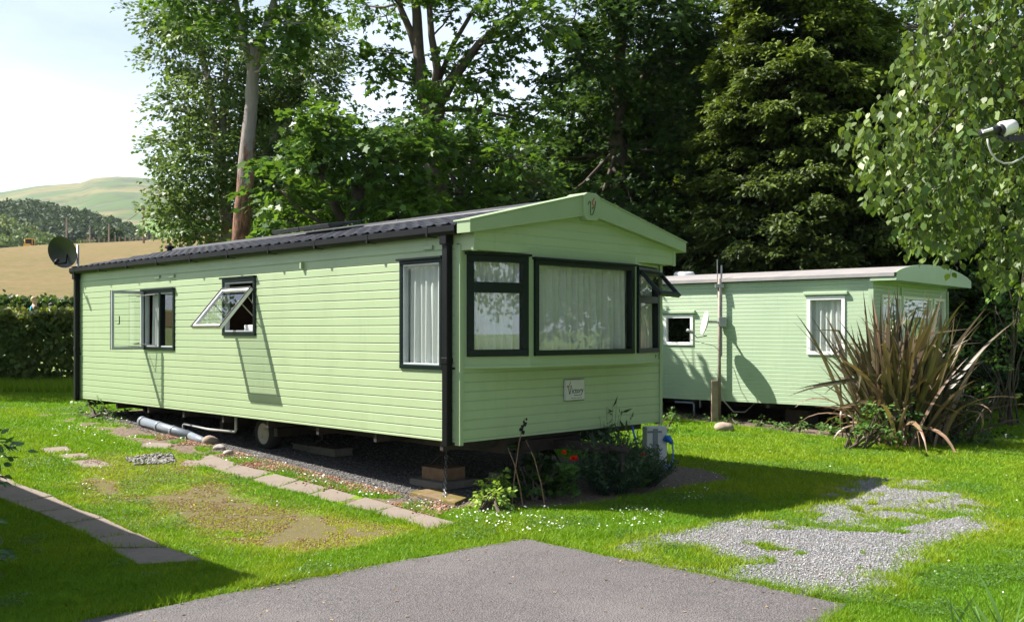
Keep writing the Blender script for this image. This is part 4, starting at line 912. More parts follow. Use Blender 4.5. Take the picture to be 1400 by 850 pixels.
mb = MB(); mb.tube([a_ + Vector((.50, 0, 0)), a_ + Vector((.58, 0, -.1)), (a_.x + .6, a_.y + .05, 0)], .022, 10); mb.build('pole', MT['galv'], rs_, smooth=True)
# utility poles with wires
tops = []
for (px, yt, yb, Yd, l) in ((91, 297, 338, 152, 'thin wooden pole rising behind the dark satellite dish'), (123, 311, 336, 154, 'short thin pole at the top of the hay field, second from the dish'), (149, 306, 336, 153, 'pale pole beside the dark round tree on the field edge'), (196.5, 281, 346, 118, 'tallest brown pole, standing in the hay field near the left trees')):
    b_ = P(px, yb, Yd); t_ = P(px, yt, Yd); r = empty('utility_pole', b_ + Vector((0, 0, -.8)), 0, l, 'utility pole', 'utility poles on the field'); mb = MB()
    mb.tube([(0, 0, 0), (0, 0, t_.z - b_.z + .8)], [.16, .11], 8); mb.build('pole', MT['wood' if px > 190 else 'palewood'], r); tops.append(t_ + Vector((0, 0, -.3)))
    if px > 190: mb = MB(); mb.box(-.35, .35, -.04, .04, t_.z - b_.z + .4, t_.z - b_.z + .5); mb.build('crossbar', MT['wood'], r)
for i, (a_, b_) in enumerate(((tops[0], tops[1]), (tops[1], tops[2]), (tops[2], tops[3]), (tops[3], Vector((20, 70, 16))))):
    mb = MB(); mb.tube([Vector((0, 0, -.6 * math.sin(math.pi * k / 8))) + (b_ - a_) * (k / 8) for k in range(9)], .03, 4); o = mb.build('overhead_wire', MT['black']); o.location = a_
    tag(o, ['wire between the pole behind the dish and the next', 'wire between the two short middle poles', 'wire running up to the tallest brown pole', 'wire from the tallest pole to the left trees'][i], 'wire', 'overhead wires')
for i in range(18):
    px = 114 + i * 7.2 + random.uniform(-1.5, 1.5); py = 334 - (px - 114) * .055; b_ = P(px, py + 2, 156); mb = MB(); mb.box(-.10, .10, -.10, .10, -1, 1.1 + random.uniform(-.2, .2)); o = mb.build('fence_post', MT['palewood']); o.location = b_; tag(o, 'pale wooden post in the fence line along the top of the hay field', 'fence post', 'fence posts along the field top')
# tractor
p = P(38.5, 348, 148); tr = empty('tractor', p, R(8), 'yellow tractor with a grey front bucket at the far left of the hay field', 'tractor')
mb = MB(); mb.box(-.45, .45, -.8, 1.0, .7, 1.3); mb.prism([(-.45, 1.3), (.45, 1.3), (.38, 1.55), (-.38, 1.55)], (0, 0, 0), EX, EZ, EY, -.8, .1); mb.build('bonnet', MT['yellow'], tr)
mb = MB(); [mb.box(x - .04, x + .04, y - .04, y + .04, 1.3, 2.3) for x in (-.5, .5) for y in (.2, 1.1)]; mb.box(-.6, .6, .1, 1.2, 2.3, 2.4); mb.build('cab', MT['yellow'], tr)
mb = MB(); mb.box(-.46, .46, .18, 1.12, 1.3, 2.28); mb.build('cab_glass', MT['dark'], tr)
mb = MB(); mb.prism([(-.05, .1), (.25, .0), (.3, .75), (.2, .8)], (0, -1.6, 0), EY, EZ, EX, -1.0, 1.0); mb.build('bucket', MT['galv'], tr); mb = MB(); [mb.tube([(x, .2, 1.2), (x, -1.4, .5)], .06, 6) for x in (-.55, .55)]; mb.build('loader_arm', MT['yellow'], tr)
for x in (-.75, .75):
    mb = MB(); mb.lathe([(.3, -.18), (.6, -.18), (.65, 0), (.6, .18), (.3, .18), (0, .05)], (x, .9, .65), 'X', 20); mb.build('wheel', MT['tyre'], tr); mb = MB(); mb.lathe([(.2, -.13), (.4, -.13), (.45, 0), (.4, .13), (.2, .13), (0, .05)], (x, -.7, .45), 'X', 20); mb.build('wheel', MT['tyre'], tr)
# ================================================================== VEGETATION
def V3(px, py, Y): return P(px, py, Y)
# T1 loose pale tree at the left
cl = pxclumps([(235,25,36),(285,45,42),(238,78,30),(290,105,40),(243,148,34),(300,175,40),(240,205,34),(290,235,46),(236,252,32),(250,295,40),(310,295,45),(222,298,24),(262,322,20),(345,225,50),(385,165,45),(400,100,50),(428,60,34),(418,112,30),(380,240,45),(360,300,40),(215,20,18),(262,190,24),(420,20,40),(350,130,40)], 25, 1.6); cl = [(x + .10, y, z, r * 1.06) for x, y, z, r in cl]
b = Vector((P(330, 0, 25).x, 25, 0))
tree('ash_tree', 'tall loose pale green tree at the left, standing behind the bare trunk', b, [(b, .2), (P(315,330,25), .15), (P(300,230,25), .13)],
     [[(P(300,230,25), .12), (P(292,170,25), .11), (P(284,110,25), .09), (P(270,50,25), .07), (P(262,-20,25), .04)], [(P(300,230,25), .14), (P(305,150,25.3), .09), (P(312,60,25.5), .05)], [(P(315,330,25), .2), (P(360,220,25.5), .14), (P(400,110,26), .09), (P(430,20,26), .05)]],
     cl, LF['ash'], .125, T_RH, MT['barebark'], dens=30, nl=16, L=.55, sub=.42)
# T2 bare pale trunk tree
cl = pxclumps([(250,-5,34),(300,15,36),(345,50,30),(395,30,36),(418,-10,30),(350,-30,55),(290,-40,45),(372,78,22),(240,-40,40),(420,45,24),(330,-80,60),(400,-70,50),(318,52,20)], 20, 1.0)
b = Vector((P(322, 0, 20).x, 20, 0))
tree('bare_trunk_tree', 'tree with a tall bare pale trunk stripped of bark, brown near its base', b,
     [(b, .27), (P(329,330,20), .175), (P(331,290,20), .165), (P(334,262,20), .155), (P(337,235,20), .175), (P(336,220,20), .145), (P(341,170,20), .135), (P(344,140,20), .12), (P(344,132,20), .135), (P(346,100,20), .115), (P(348,80,20), .10), (P(348,55,20), .09)],
     [[(P(346,100,20), .11), (P(334,55,20), .07), (P(322,0,20.2), .05), (P(305,-60,20), .03)], [(P(346,95,20), .1), (P(360,50,20), .09), (P(375,0,20), .06), (P(400,-60,20), .03)]],
     cl, LF['syc'], .135, T_MA, MT['stripped'], dens=20, nl=11, L=.42, sub=.36)
# T3 broad sycamore behind the caravan roof
cl = pxclumps([(420,180,40),(455,152,30),(400,225,34),(450,220,46),(505,168,38),(540,220,46),(480,270,44),(420,285,34),(550,280,42),(395,300,26),(600,278,46),(470,310,35),(440,170,24),(560,170,26),(385,262,22)], 17.6, .9); cl = [(x, y, z - (.15 if z > 5 else 0), r * .9) for x, y, z, r in cl]
b = Vector((P(480, 0, 18).x, 18, 0))
tree('sycamore_tree', 'broad bright green sycamore filling the space right of the bare trunk, behind the caravan roof', b, [(b, .2), (P(480,330,18), .16), (P(490,260,18), .12)], [[(P(480,330,18), .1), (P(440,240,18), .06)], [(P(490,260,18), .1), (P(530,200,18), .05)]],
     cl, LF['syc'], .145, T_MA, MT['bark'], dens=24, nl=12, L=.42, sub=.36, up=.7)
# T4 centre multi stem tree
cl = pxclumps([(488,3,24),(528,22,30),(560,-15,40),(545,88,24),(512,97,13),(522,70,14),(620,15,45),(660,55,32),(690,15,48),(740,35,46),(625,90,24),(655,110,16),(600,112,15),(562,118,15),(668,135,18),(703,148,18),(738,152,20),(590,-50,60),(700,-50,60),(520,-30,40),(690,85,22),(650,165,14)], 21, 1.3); cl = [(x, y, z, r * .78) for x, y, z, r in cl]
cl += pxclumps([(600,205,40),(640,195,34),(665,225,40),(700,215,26),(640,265,44),(700,270,40),(590,160,22),(560,190,24),(735,250,30),(660,300,40)], 18.5, .8)
b = Vector((P(592, 0, 21).x, 21, 0))
tree('maple_tree', 'tall tree in the middle whose trunk forks into several bare brown stems against the sky', b, [(b, .36), (P(594,300,21), .27), (P(596,200,21), .22), (P(592,150,21), .24), (P(590,140,21), .22)],
     [[(P(586,150,21), .15), (P(577,115,21), .14), (P(572,70,21), .12), (P(570,20,21), .10), (P(562,-60,21), .07)], [(P(575,90,21), .09), (P(562,45,21), .08), (P(545,5,21), .06), (P(530,-50,21), .04)],
      [(P(592,145,21), .11), (P(598,95,20.8), .09), (P(590,50,20.6), .07), (P(584,-30,20.6), .05)], [(P(596,145,21), .11), (P(610,115,21.2), .09), (P(640,75,21.4), .07), (P(690,30,21.5), .05), (P(740,0,22), .03)],
      [(P(600,142,21), .13), (P(622,105,20.7), .10), (P(655,60,20.5), .08), (P(700,20,20.3), .05)], [(P(600,110,21), .06), (P(620,60,21), .05), (P(650,10,21), .04)], [(P(600,150,21), .06), (P(650,150,21), .04), (P(720,165,21), .02)]],
     cl, LF['syc'], .135, T_MA, MT['bark'], dens=20, nl=12, L=.42, sub=.34)
# T5 large dark tree
cl = pxclumps([(785,25,36),(830,10,55),(900,20,55),(955,45,46),(800,85,50),(870,95,55),(940,100,44),(790,150,38),(850,165,55),(920,175,50),(765,225,46),(830,235,55),(900,250,55),(955,195,36),(985,95,18),(745,285,42),(800,305,50),(880,315,55),(950,300,46),(735,215,22),(990,60,18),(850,-40,60),(930,-30,50)], 22.5, 1.8)
b = Vector((P(850, 0, 22.5).x, 22.5, 0))
tree('dark_broadleaf_tree', 'large dark broadleaf tree rising directly behind the caravan gable', b, [(b, .3), (P(848,330,23), .22), (P(845,200,23), .18), (P(846,100,23), .14), (P(850,20,22.5), .12)],
     [[(P(846,150,23), .10), (P(900,80,23), .06), (P(940,20,23), .04)]],
     cl, LF['dark'], .145, T_MA, MT['bark'], dens=25, nl=12, L=.45, sub=.42)
# dense backing trees
proto = None
spots = [(430,225,31,1.0,'dark tree farthest back behind the broad sycamore'), (600,255,30,.95,'dark low tree behind the forked middle tree'), (760,240,31,1.15,'dark tree farthest back, seen left of the gable peak'), (930,150,30,1.5,'tall dark tree behind the gap between the large dark tree and the conifer'), (1090,190,29,1.5,'dark tree hidden mostly behind the conifer'), (1270,170,30,1.6,'dark tree behind the birch at the right'), (1400,220,28,1.4,'dark tree at the right edge behind the birch')]
for i, (px, py, Y, s, lab) in enumerate(spots):
    if proto is None:
        cl = []
        for k in range(34):
            a = random.random() * 6.28; rr = 3.3 * random.random() ** .5; z = 1.2 + 6.6 * random.random(); rr *= 1 - .35 * (z / 7.8) ** 2; cl.append((math.cos(a) * rr, math.sin(a) * rr, z, random.uniform(.9, 1.4)))
        proto = tree('dense_tree', lab, Vector((0, 0, 0)), [(Vector((0, 0, -1)), .3), (Vector((0, 0, 4)), .2), (Vector((0, 0, 7)), .08)], [], cl, LF['dark'], .16, T_RH, MT['bark'], 'dark trees at the back', twigs=False, dens=13, nl=13, L=.6, sub=.5)
        o = proto
    else: o = copy_tree(proto)
    p = P(px, py, Y); s = s * .92; o.location = (p.x, Y, max(0, heights(p.x, Y)) + 0.0); o.scale = (s * 1.15, s, (p.z + 1.0 * s) / 8.6); o.rotation_euler.z = i * 1.3; o['label'] = lab
for i, (x, y, s, lab) in enumerate([(-13, 15.5, 1.0, 'broad tree outside the left edge whose shade falls before the hedge'), (18, 8.0, 1.1, 'tree outside the right edge mirrored in the bay window'), (20, 12.5, 1.3, 'bigger tree outside the right edge mirrored in the bay window'), (13, -22, 1.7, 'farther tree behind the camera'), (24, 2, 1.4, 'tree far outside the right edge')]):
    o = copy_tree(proto); o.location = (x, y, 0); o.scale = (s, s, s); o.rotation_euler.z = 2 + i; o['label'] = lab; o['group'] = 'trees outside the frame'
    if i == 0: o.location = (-16.2, 22.3, 0); o.scale = (1.0, .8, 1.2)
# T6 conifers
def conifer(name, label, base, H, rad, n, lean=0):
    root = empty(name, base, 0, label, 'tree'); mb = MB(); mb.tube([(0, 0, 0), (lean * .4, 0, H * .5), (lean, 0, H)], [.28, .16, .03], 10); mb.build('trunk', MT['bark'], root, smooth=True)
    mb = MB(); C, O, TN = [], [], []
    for k in range(n):
        h = H * (.04 + .95 * (k / n)); fr = 1 - h / H; L = rad * (fr ** .62) * random.uniform(.72, 1.1) + .2; a = random.random() * 6.28
        d = Vector((math.cos(a), math.sin(a), 0)); pts = [Vector((lean * h / H, 0, h)) + d * (L * t) + Vector((0, 0, L * (.28 * t - .45 * t * t + .22 * t ** 4))) for t in (0, .25, .5, .75, 1)]
        if k % 3 == 0: mb.tube(pts, [.035, .028, .02, .014, .006], 5)
        m = int(10 + 16 * L)
        t = .30 + .72 * np.sqrt(rng.random(m)); p0 = np.array([[*pts[0]]]); side = np.array([-d.y, d.x, 0.]); sg = rng.normal(0, 1, m) * .28 * L * (1.15 - t)
        c = np.stack([lean * h / H + d.x * L * t, d.y * L * t, h + L * (.28 * t - .45 * t ** 2 + .22 * t ** 4)], 1) + side * sg[:, None] + rng.normal(0, .06, (m, 3))
        o = np.array([d.x, d.y, -.15]) * np.ones((m, 1)) + side * (sg / (.3 * L))[:, None] * .7
        C.append(c); O.append(o); TN.append(np.clip((t - .62) * 2.2 + rng.normal(0, .15, m), 0, 1) * (.10 + .90 * min(1, max(0, h / H - .15) * 1.9)))  # tips darken down the tree, painting shade into the lower boughs
    mb.build('branches', MT['bark'], root)
    C = np.concatenate(C); O = np.concatenate(O); TN = np.concatenate(TN); nl = 13
    Pn, D, Nn, sz = sprays(C, O, nl, .30, .13, .75, .30, .35); D[:, 2] += rng.normal(.1, .35, len(D))
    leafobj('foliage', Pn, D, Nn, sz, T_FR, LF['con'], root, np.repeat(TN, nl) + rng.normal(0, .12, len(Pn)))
    return root
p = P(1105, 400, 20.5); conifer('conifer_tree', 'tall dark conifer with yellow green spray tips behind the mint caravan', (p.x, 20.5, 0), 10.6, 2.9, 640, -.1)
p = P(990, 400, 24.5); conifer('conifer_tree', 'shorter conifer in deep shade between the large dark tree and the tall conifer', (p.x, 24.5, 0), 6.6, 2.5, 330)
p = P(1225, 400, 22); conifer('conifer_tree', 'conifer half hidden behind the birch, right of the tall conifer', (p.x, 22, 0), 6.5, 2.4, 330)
# T7
cl = pxclumps([(1195,10,24),(1232,35,36),(1215,80,28),(1262,20,46),(1255,90,40),(1240,140,34),(1290,60,50),(1275,170,45),(1320,120,50),(1300,-20,50),(1235,-30,36)], 26, 1.2)
b = Vector((P(1275, 0, 26).x, 26, 0))
tree('broadleaf_tree', 'green tree showing at the top between the conifer and the birch', b, [(b, .3), (P(1275,300,26), .24), (P(1270,150,26), .18), (P(1265,40,26), .1)], [], cl, LF['dark'], .17, T_RH, MT['bark'], dens=9, nl=9, L=.5, sub=.42)
# birch in the foreground right
Yb = 7.2; br = empty('birch_tree', (P(1530, 0, Yb + .8).x, Yb + .8, 0), 0, 'weeping birch hanging its leaves in from the right edge in the foreground', 'tree'); bb = Vector(br.location)
mb = MB(); mb.tube([(0, 0, -.1), (.05, .0, 1.5), (-.05, .1, 3.2), (.0, .1, 5.2), (.1, 0, 7)], [.14, .12, .10, .07, .03], 14); mb.build('trunk', MT['barebark'], br, smooth=True)
mb = MB(); Pl, Dl, Nl, Tl = [], [], [], []
def inside_birch(px, py):   # left outline of the hanging crown
    ed = np.interp(py, [-120, 0, 60, 110, 150, 175, 210, 250, 300, 335, 370, 400, 440], [1290, 1262, 1232, 1215, 1158, 1150, 1172, 1182, 1225, 1255, 1345, 1365, 1375])
    return px > ed
cnt = 0
for k in range(5200):
    px = random.uniform(1150, 1560); py = random.uniform(-260, 375); Y = Yb + random.uniform(-.9, 1.5)
    if not inside_birch(px, py): continue
    if py > 330 and random.random() < .35: continue
    cnt += 1
    if cnt > 1500: break
    p = P(px, py, Y) - bb; L = random.uniform(.22, .5); d = Vector((random.gauss(-.15, .25), random.gauss(0, .25), -1)).normalized()
    nseg = 5; pts = [p + d * (L * i / nseg) + Vector((random.gauss(0, .012), random.gauss(0, .012), 0)) for i in range(nseg + 1)]
    q = P(px, py + L * F / Y, Y)
    if not inside_birch(px - 4, py + L * F / Y * .9): L *= .45; pts = [pts[0] + (q_ - pts[0]) * .45 for q_ in pts]
    mb.tube(pts, .0016, 3, cap=False)
    m = int(L * 30); t = rng.random(m) * (len(pts) - 1); i0 = np.minimum(t.astype(int), len(pts) - 2); A = np.array(pts)[i0]; B = np.array(pts)[i0 + 1]; c = A + (B - A) * (t - i0)[:, None]
    an = rng.random(m) * 6.28; h = np.stack([np.cos(an), np.sin(an), np.zeros(m)], 1)
    Pl.append(c + h * .018 ); Dl.append(h * .6 + np.array([0, 0, -1.0]) + rng.normal(0, .35, (m, 3))); Nl.append(h + rng.normal(0, .45, (m, 3)) + [0, 0, .3]); Tl.append(np.full(m, random.random()))
for k in range(26):   # limbs
    z = random.uniform(1.6, 5.5); px = random.uniform(1180, 1480); py = random.uniform(-200, 260); q = P(px, py, Yb + random.uniform(-.5, 1.1)) - bb
    if not inside_birch(px - 12, py): continue
    limb(mb, (0, .05, z), q, .03, .004, -.25, 8, .06)
mb.build('twigs', MT['bark'], br)
Pl, Dl, Nl, Tl = map(np.concatenate, (Pl, Dl, Nl, Tl)); leafobj('crown', Pl, Dl, Nl, rng.uniform(.045, .078, len(Pl)), T_OV, LF['birch'], br, Tl)
# right: ivy bank, shrubs
def shrub(name, label, cat, cl, m, leaf, T, dens=14, nl=9, L=.3, sub=.3, stems=10, group=None, **kw):
    c0 = cl[0]; base = Vector((c0[0], c0[1], gz(c0[0], c0[1]))); root = empty(name, base, 0, label, cat, group); mb = MB()
    for (x, y, z, r) in cl[:24]:
        for _ in range(2): limb(mb, (random.gauss(0, .1), random.gauss(0, .1), 0), (x - base.x + random.gauss(0, r * .4), y - base.y + random.gauss(0, r * .4), z + r * .4 - base.z), .02, .005, 0, 5, .08)
    mb.build('stems', MT['bark'], root)
    crown('foliage', cl, root, m, leaf, T, dens=dens, nl=nl, L=L, sub=sub, **kw); return root
ic = pxclumps([(x, y, 36) for x in range(1300, 1520, 40) for y in (395, 440, 485, 520)], 21, .35)
shrub('ivy_bank', 'tall bank of dark glossy ivy at the right edge behind the mint caravan', 'ivy', ic, LF['ivy'], .13, T_MA, 16, 9, .35, .3)
ic = pxclumps([(x, y, 40) for x in range(1470, 1700, 50) for y in (380, 440, 500)], 22, .5); 
shrub('round_shrub', 'pale bushy shrub rising at the right edge under the birch', 'shrub', pxclumps([(1380,385,34),(1400,345,36),(1372,430,30),(1410,430,36),(1395,480,32),(1345,470,26)], 17.5, .4), LF['herb'], .09, T_OV, 14, 9, .3, .28)
shrub('dark_shrub', 'low dark shrub hugging the right foot of the spiky brown plant', 'shrub', [(*P(x, y, Y)[:], r) for x, y, Y, r in ((1300,545,14.6,.42),(1335,560,14.9,.36),(1290,580,14.3,.32),(1325,590,14.4,.28),(1355,590,14.8,.2),(1270,560,14.9,.4),(1330,515,15.2,.35))], LF['dark'], .07, T_RH, 26, 9, .2, .2)
shrub('yellow_green_shrub', 'small yellow green shrub growing through the left foot of the spiky brown plant', 'shrub', [(*P(x, y, Y)[:], r) for x, y, Y, r in ((1172,575,13.8,.22),(1200,560,13.7,.25),(1150,590,13.8,.17),(1220,585,13.7,.2),(1190,595,13.6,.18),(1240,560,13.8,.2))], LF['herb'], .055, T_OV, 34, 8, .14, .15)
# hedges
def hedge(name, label, x0, x1, y0, y1, zb, h, n, m, leaf, curve=0):
    root = empty(name, ((x0 + x1) / 2, (y0 + y1) / 2, zb), 0, label, 'hedge'); c = np.array([(x0 + x1) / 2, (y0 + y1) / 2, zb])
    k = n; Pp = np.stack([rng.uniform(x0, x1, k), rng.uniform(y0, y1, k), rng.uniform(0, 1, k) ** .8 * h], 1); face = rng.random(k)
    top = face < .35; fr = (face >= .35) & (face < .85)
    Pp[top, 2] = h + rng.normal(0, .07, top.sum()) - np.abs(rng.normal(0, .06, top.sum())); Pp[fr, 1] = y0 + np.abs(rng.normal(0, .12, fr.sum()))
    bul = (vn(Pp[:, 0], Pp[:, 2], .55, 5) - .5); Pp[:, 1] -= bul * .5; Pp[:, 2] += (vn(Pp[:, 0], Pp[:, 1], .45, 8) - .5) * .28 * (Pp[:, 2] > h * .7)
    D = rv(k) + [0, -.5, -.3]; Nn = rv(k, .6) + [0, -.5, .7]
    tint = (vn(Pp[:, 0], Pp[:, 2], .3, 15)) * .6 + .5 * smooth01(Pp[:, 2], h - .3, h)
    Pp[:, 2] += zb; leafobj('foliage', Pp - c, D, Nn, leaf * rng.uniform(.6, 1.3, k), T_OV, m, root, tint)
    mb = MB(); 
    for i in range(int((x1 - x0) / .35)):
        x = x0 + .35 * i - c[0]
        for _ in range(4): mb.tube([(x + random.gauss(0, .08), random.gauss(0, .12), 0), (x + random.gauss(0, .2), random.gauss(0, (y1 - y0) * .25), h * .5), (x + random.gauss(0, .3), random.gauss(0, (y1 - y0) * .3), h * .93)], [.02, .013, .005], 4)
    mb.build('stems', MT['bark'], root); return root
hedge('garden_hedge', 'thick leafy hedge behind the lawn at the left, nearer of the two', -24, -8.0, 23.6, 25.2, .33, 1.68, 60000, LF['hedge'], .13)
hedge('field_hedge', 'darker hedge running along the bottom of the hay field, beyond the sunbather', -34, -6, 38.5, 40, 1.3, 1.5, 60000, LF['dark'], .17)
# person behind hedge
pr_ = empty('person', (P(46, 430, 33).x, 33, 1.02), R(-60), 'fair haired person in a light blue top beyond the nearer hedge', 'person')
def skinmesh(name, verts, edges, rad, m, parent, root=0, sub=2):
    me = bpy.data.meshes.new(name); me.from_pydata(verts, edges, []); o = link(name, me, m, parent)
    sk = o.modifiers.new('skin', 'SKIN'); dt = me.skin_vertices[0].data
    for i, r_ in enumerate(rad): dt[i].radius = (r_, r_) if not isinstance(r_, tuple) else r_
    dt[root].use_root = True; sk.use_smooth_shade = True; s = o.modifiers.new('sub', 'SUBSURF'); s.levels = sub; s.render_levels = sub
    dg = bpy.context.evaluated_depsgraph_get(); me2 = bpy.data.meshes.new_from_object(o.evaluated_get(dg)); o.modifiers.clear(); o.data = me2; return o
vv = [(0,0,.95),(0,0,1.1),(.0,.0,1.28),(0,.02,1.42),(0,.03,1.50),(0,.05,1.58),(0,.04,1.70),
      (.09,0,.90),(.10,.02,.50),(.10,-.02,.08),(.10,.12,.04),(-.09,0,.90),(-.10,.02,.50),(-.10,-.02,.08),(-.10,.12,.04),
      (.17,.0,1.42),(.24,.04,1.16),(.20,.22,1.0),(.19,.30,.97),(-.17,.0,1.42),(-.24,.04,1.16),(-.20,.22,1.0),(-.19,.30,.97)]
ee = [(0,1),(1,2),(2,3),(3,4),(4,5),(5,6),(0,7),(7,8),(8,9),(9,10),(0,11),(11,12),(12,13),(13,14),(3,15),(15,16),(16,17),(17,18),(3,19),(19,20),(20,21),(21,22)]
rd = [.13,.12,.13,.09,.055,.085,.085,.09,.06,.042,.035,.09,.06,.042,.035,.055,.042,.033,.028,.055,.042,.033,.028]
body = skinmesh('body', vv, ee, rd, MT['skin'], pr_)
skinmesh('blue_top', [(0,0,.92),(0,0,1.1),(0,.0,1.28),(0,.01,1.40),(.13,.0,1.41),(-.13,0,1.41)], [(0,1),(1,2),(2,3),(3,4),(3,5)], [.145,.135,.15,.12,.075,.075], MT['bluecloth'], pr_)
skinmesh('trousers', [(0,0,.95),(.09,0,.88),(.10,.02,.50),(.10,-.02,.14),(-.09,0,.88),(-.10,.02,.50),(-.10,-.02,.14)], [(0,1),(1,2),(2,3),(0,4),(4,5),(5,6)], [.14,.10,.072,.055,.10,.072,.055], MT['denim'], pr_)
skinmesh('hair', [(0,-.03,1.56),(0,-.01,1.68),(0,.02,1.745)], [(0,1),(1,2)], [.075,.098,.06], MT['hair'], pr_)
p = P(70.5, 430, 32.5); pt = empty('garden_lamp_post', (p.x, 32.5, .95), 0, 'thin white topped post behind the hedge just right of the person', 'post'); mb = MB(); mb.tube([(0, 0, 0), (0, 0, 1.25)], .05, 8); mb.build('post', MT['black'], pt)
mb = MB(); mb.tube([(0, 0, 1.25), (0, 0, 1.5)], .09, 10); mb.build('lamp_head', MT['white'], pt); mb = MB(); mb.tube([(0, 0, 1.5), (0, 0, 1.55), (0, 0, 1.62)], [.12, .11, .02], 10); mb.build('lamp_cap', MT['black'], pt)
# flax
def straps(name, root, n, L, w, lean, m, seed, brown=.5, tipdroop=.5, spread=.25):
    rr = random.Random(seed); Vv, Ff, Tt = [], [], []
    for k in range(n):
        a = rr.random() * 6.28; le = rr.uniform(*L); el = rr.uniform(*lean); x = rr.gauss(0, spread); y = rr.gauss(0, spread); ww = w * rr.uniform(.7, 1.2); dro = tipdroop * rr.random() ** 2
        d = Vector((math.cos(a), math.sin(a), 0)); s = Vector((-d.y, d.x, 0)); s = (s + Vector((rr.gauss(0, .5), rr.gauss(0, .5), rr.gauss(0, .6)))).normalized(); ns = 12; p = Vector((x, y, 0)); th = el; tw = rr.gauss(0, .6); tint = min(1, max(0, rr.gauss(brown, .3)))
        fold = rr.random() < .12; fp = rr.randint(6, 10)
        b = len(Vv)
        for i in range(ns + 1):
            t = i / ns; wd = ww * (.55 + .9 * t if t < .4 else .91 * (1 - ((t - .4) / .6) ** 1.8) + .02)
            mid = s * (wd / 2); up = Vector((0, 0, wd * .22)); Vv.append(tuple(p - mid + up)); Vv.append(tuple(p)); Vv.append(tuple(p + mid + up)); Tt += [tint + .25 * t] * 3
            th -= (dro * 2.6 * t / ns * 2 + (1.0 if fold and i == fp else 0)); p = p + (d * math.cos(th) + Vector((0, 0, math.sin(th)))) * (le / ns)
            if p.z < .02: p.z = .02
        for i in range(ns):
            q = b + 3 * i; Ff += [(q, q + 1, q + 4, q + 3), (q + 1, q + 2, q + 5, q + 4)]
    o = npmesh(name, np.array(Vv), np.array(Ff), m, root, {'tint': np.clip(np.array(Tt), 0, 1)}); return o
X_, Y_ = G(1238, 609); fl = empty('flax_plant', (X_, Y_ + .25, 0), 0, 'big spiky plant with bronze brown strap leaves in front of the mint caravan', 'plant')
straps('leaves', fl, 290, (1.3, 2.35), .088, (R(54), R(89)), LF['flax'], 6, .14, .40, .22); straps('dry_leaves', fl, 110, (1.0, 1.7), .06, (R(30), R(75)), LF['flax'], 9, .95, 1.2, .25)
X_, Y_ = G(1330, 600); fl = empty('flax_plant', (X_ + .3, Y_ + 1.2, 0), 0, 'smaller dark spiky plant behind the low shrub, right of the big bronze one', 'plant'); straps('leaves', fl, 80, (.7, 1.15), .05, (R(25), R(75)), LF['flax'], 15, .0, .45, .15)
# bottom right strap plant and left edge shrub
X_, Y_ = P(1385, 850, 4.6)[0], 4.6; fl = empty('iris_clump', (X_, Y_, 0), 0, 'clump of green strap leaves poking up at the bottom right corner', 'plant'); straps('leaves', fl, 70, (.30, .55), .022, (R(50), R(80)), LF['herb'], 25, .1, .2, .16)
shrub('edge_shrub', 'shrub with a few leaves reaching in at the left edge over the slab path', 'shrub', [(-3.72, 6.2, .95, .30), (-3.75, 6.4, .7, .4), (-3.65, 5.9, .45, .30), (-3.55, 6.1, .20, .25)], LF['herb'], .075, T_OV, 30, 7, .16, .2)
# flower bed
bx_, by_ = G(845, 682)
def feathery(name, label, loc, n, h, w, seed, m=LF['fennel'], leafn=26, ls=.05):
    root = empty(name, loc, 0, label, 'plant'); rr = random.Random(seed); mb = MB(); Pl, Dl = [], []
    for k in range(n):
        a = rr.random() * 6.28; r_ = w * rr.random() ** .5; hh = h * rr.uniform(.55, 1.05) * (1 - .35 * r_ / w); x0, y0 = r_ * .4 * math.cos(a), r_ * .4 * math.sin(a); x1, y1 = r_ * 1.1 * math.cos(a), r_ * 1.1 * math.sin(a)
        pts = [Vector((x0 + (x1 - x0) * t, y0 + (y1 - y0) * t, hh * t ** .85)) for t in (0, .35, .7, 1)]; mb.tube(pts, [.004, .0035, .0025, .0012], 4, cap=False)
        for _ in range(leafn): t = rr.uniform(.12, 1); i = min(2, int(t * 3)); f = t * 3 - i; p = pts[i].lerp(pts[i + 1], f); Pl.append(tuple(p)); Dl.append((rr.gauss(0, 1), rr.gauss(0, 1), rr.gauss(.8, .5)))
    st = mb.build('stems', MT['bark'], root); st.data.materials[0] = m
    Pl = np.array(Pl); leafobj('foliage', Pl, np.array(Dl), rv(len(Pl)), ls * rng.uniform(.6, 1.5, len(Pl)), T_NR, m, root, rng.random(len(Pl))); return root
feathery('feathery_bush', 'dark feathery bush in the shade before the caravan front', (bx_, by_ + .35, 0), 130, .72, .46, 4)
feathery('feathery_bush', 'lower feathery bush nearest the electric hookup box', (G(882, 668)[0], G(882, 668)[1] + .2, 0), 90, .46, .34, 6)
feathery('tall_grass_tuft', 'wispy tall grass stems rising highest in the flower bed', (G(835, 665)[0], G(835, 665)[1] + .3, 0), 60, 1.02, .30, 8, leafn=6, ls=.09)
shrub('leafy_plant', 'dark leafy plant in the flower bed left of the red flowers', 'plant', [(*G(730, 684), .16, .2), (*G(712, 676), .2, .2), (*G(745, 672), .22, .22), (*G(770, 672), .14, .2), (*G(720, 662), .3, .2)], LF['dark'], .07, T_MA, 40, 8, .14, .14)
shrub('lime_plant', 'small bright lime green leafy plant at the left end of the flower bed', 'plant', [(*G(673, 697), .10, .12), (*G(684, 694), .13, .13), (*G(664, 693), .10, .10), (*G(680, 690), .20, .11), (*G(668, 692), .18, .09)], LF['lime'], .045, T_OV, 90, 8, .09, .09)
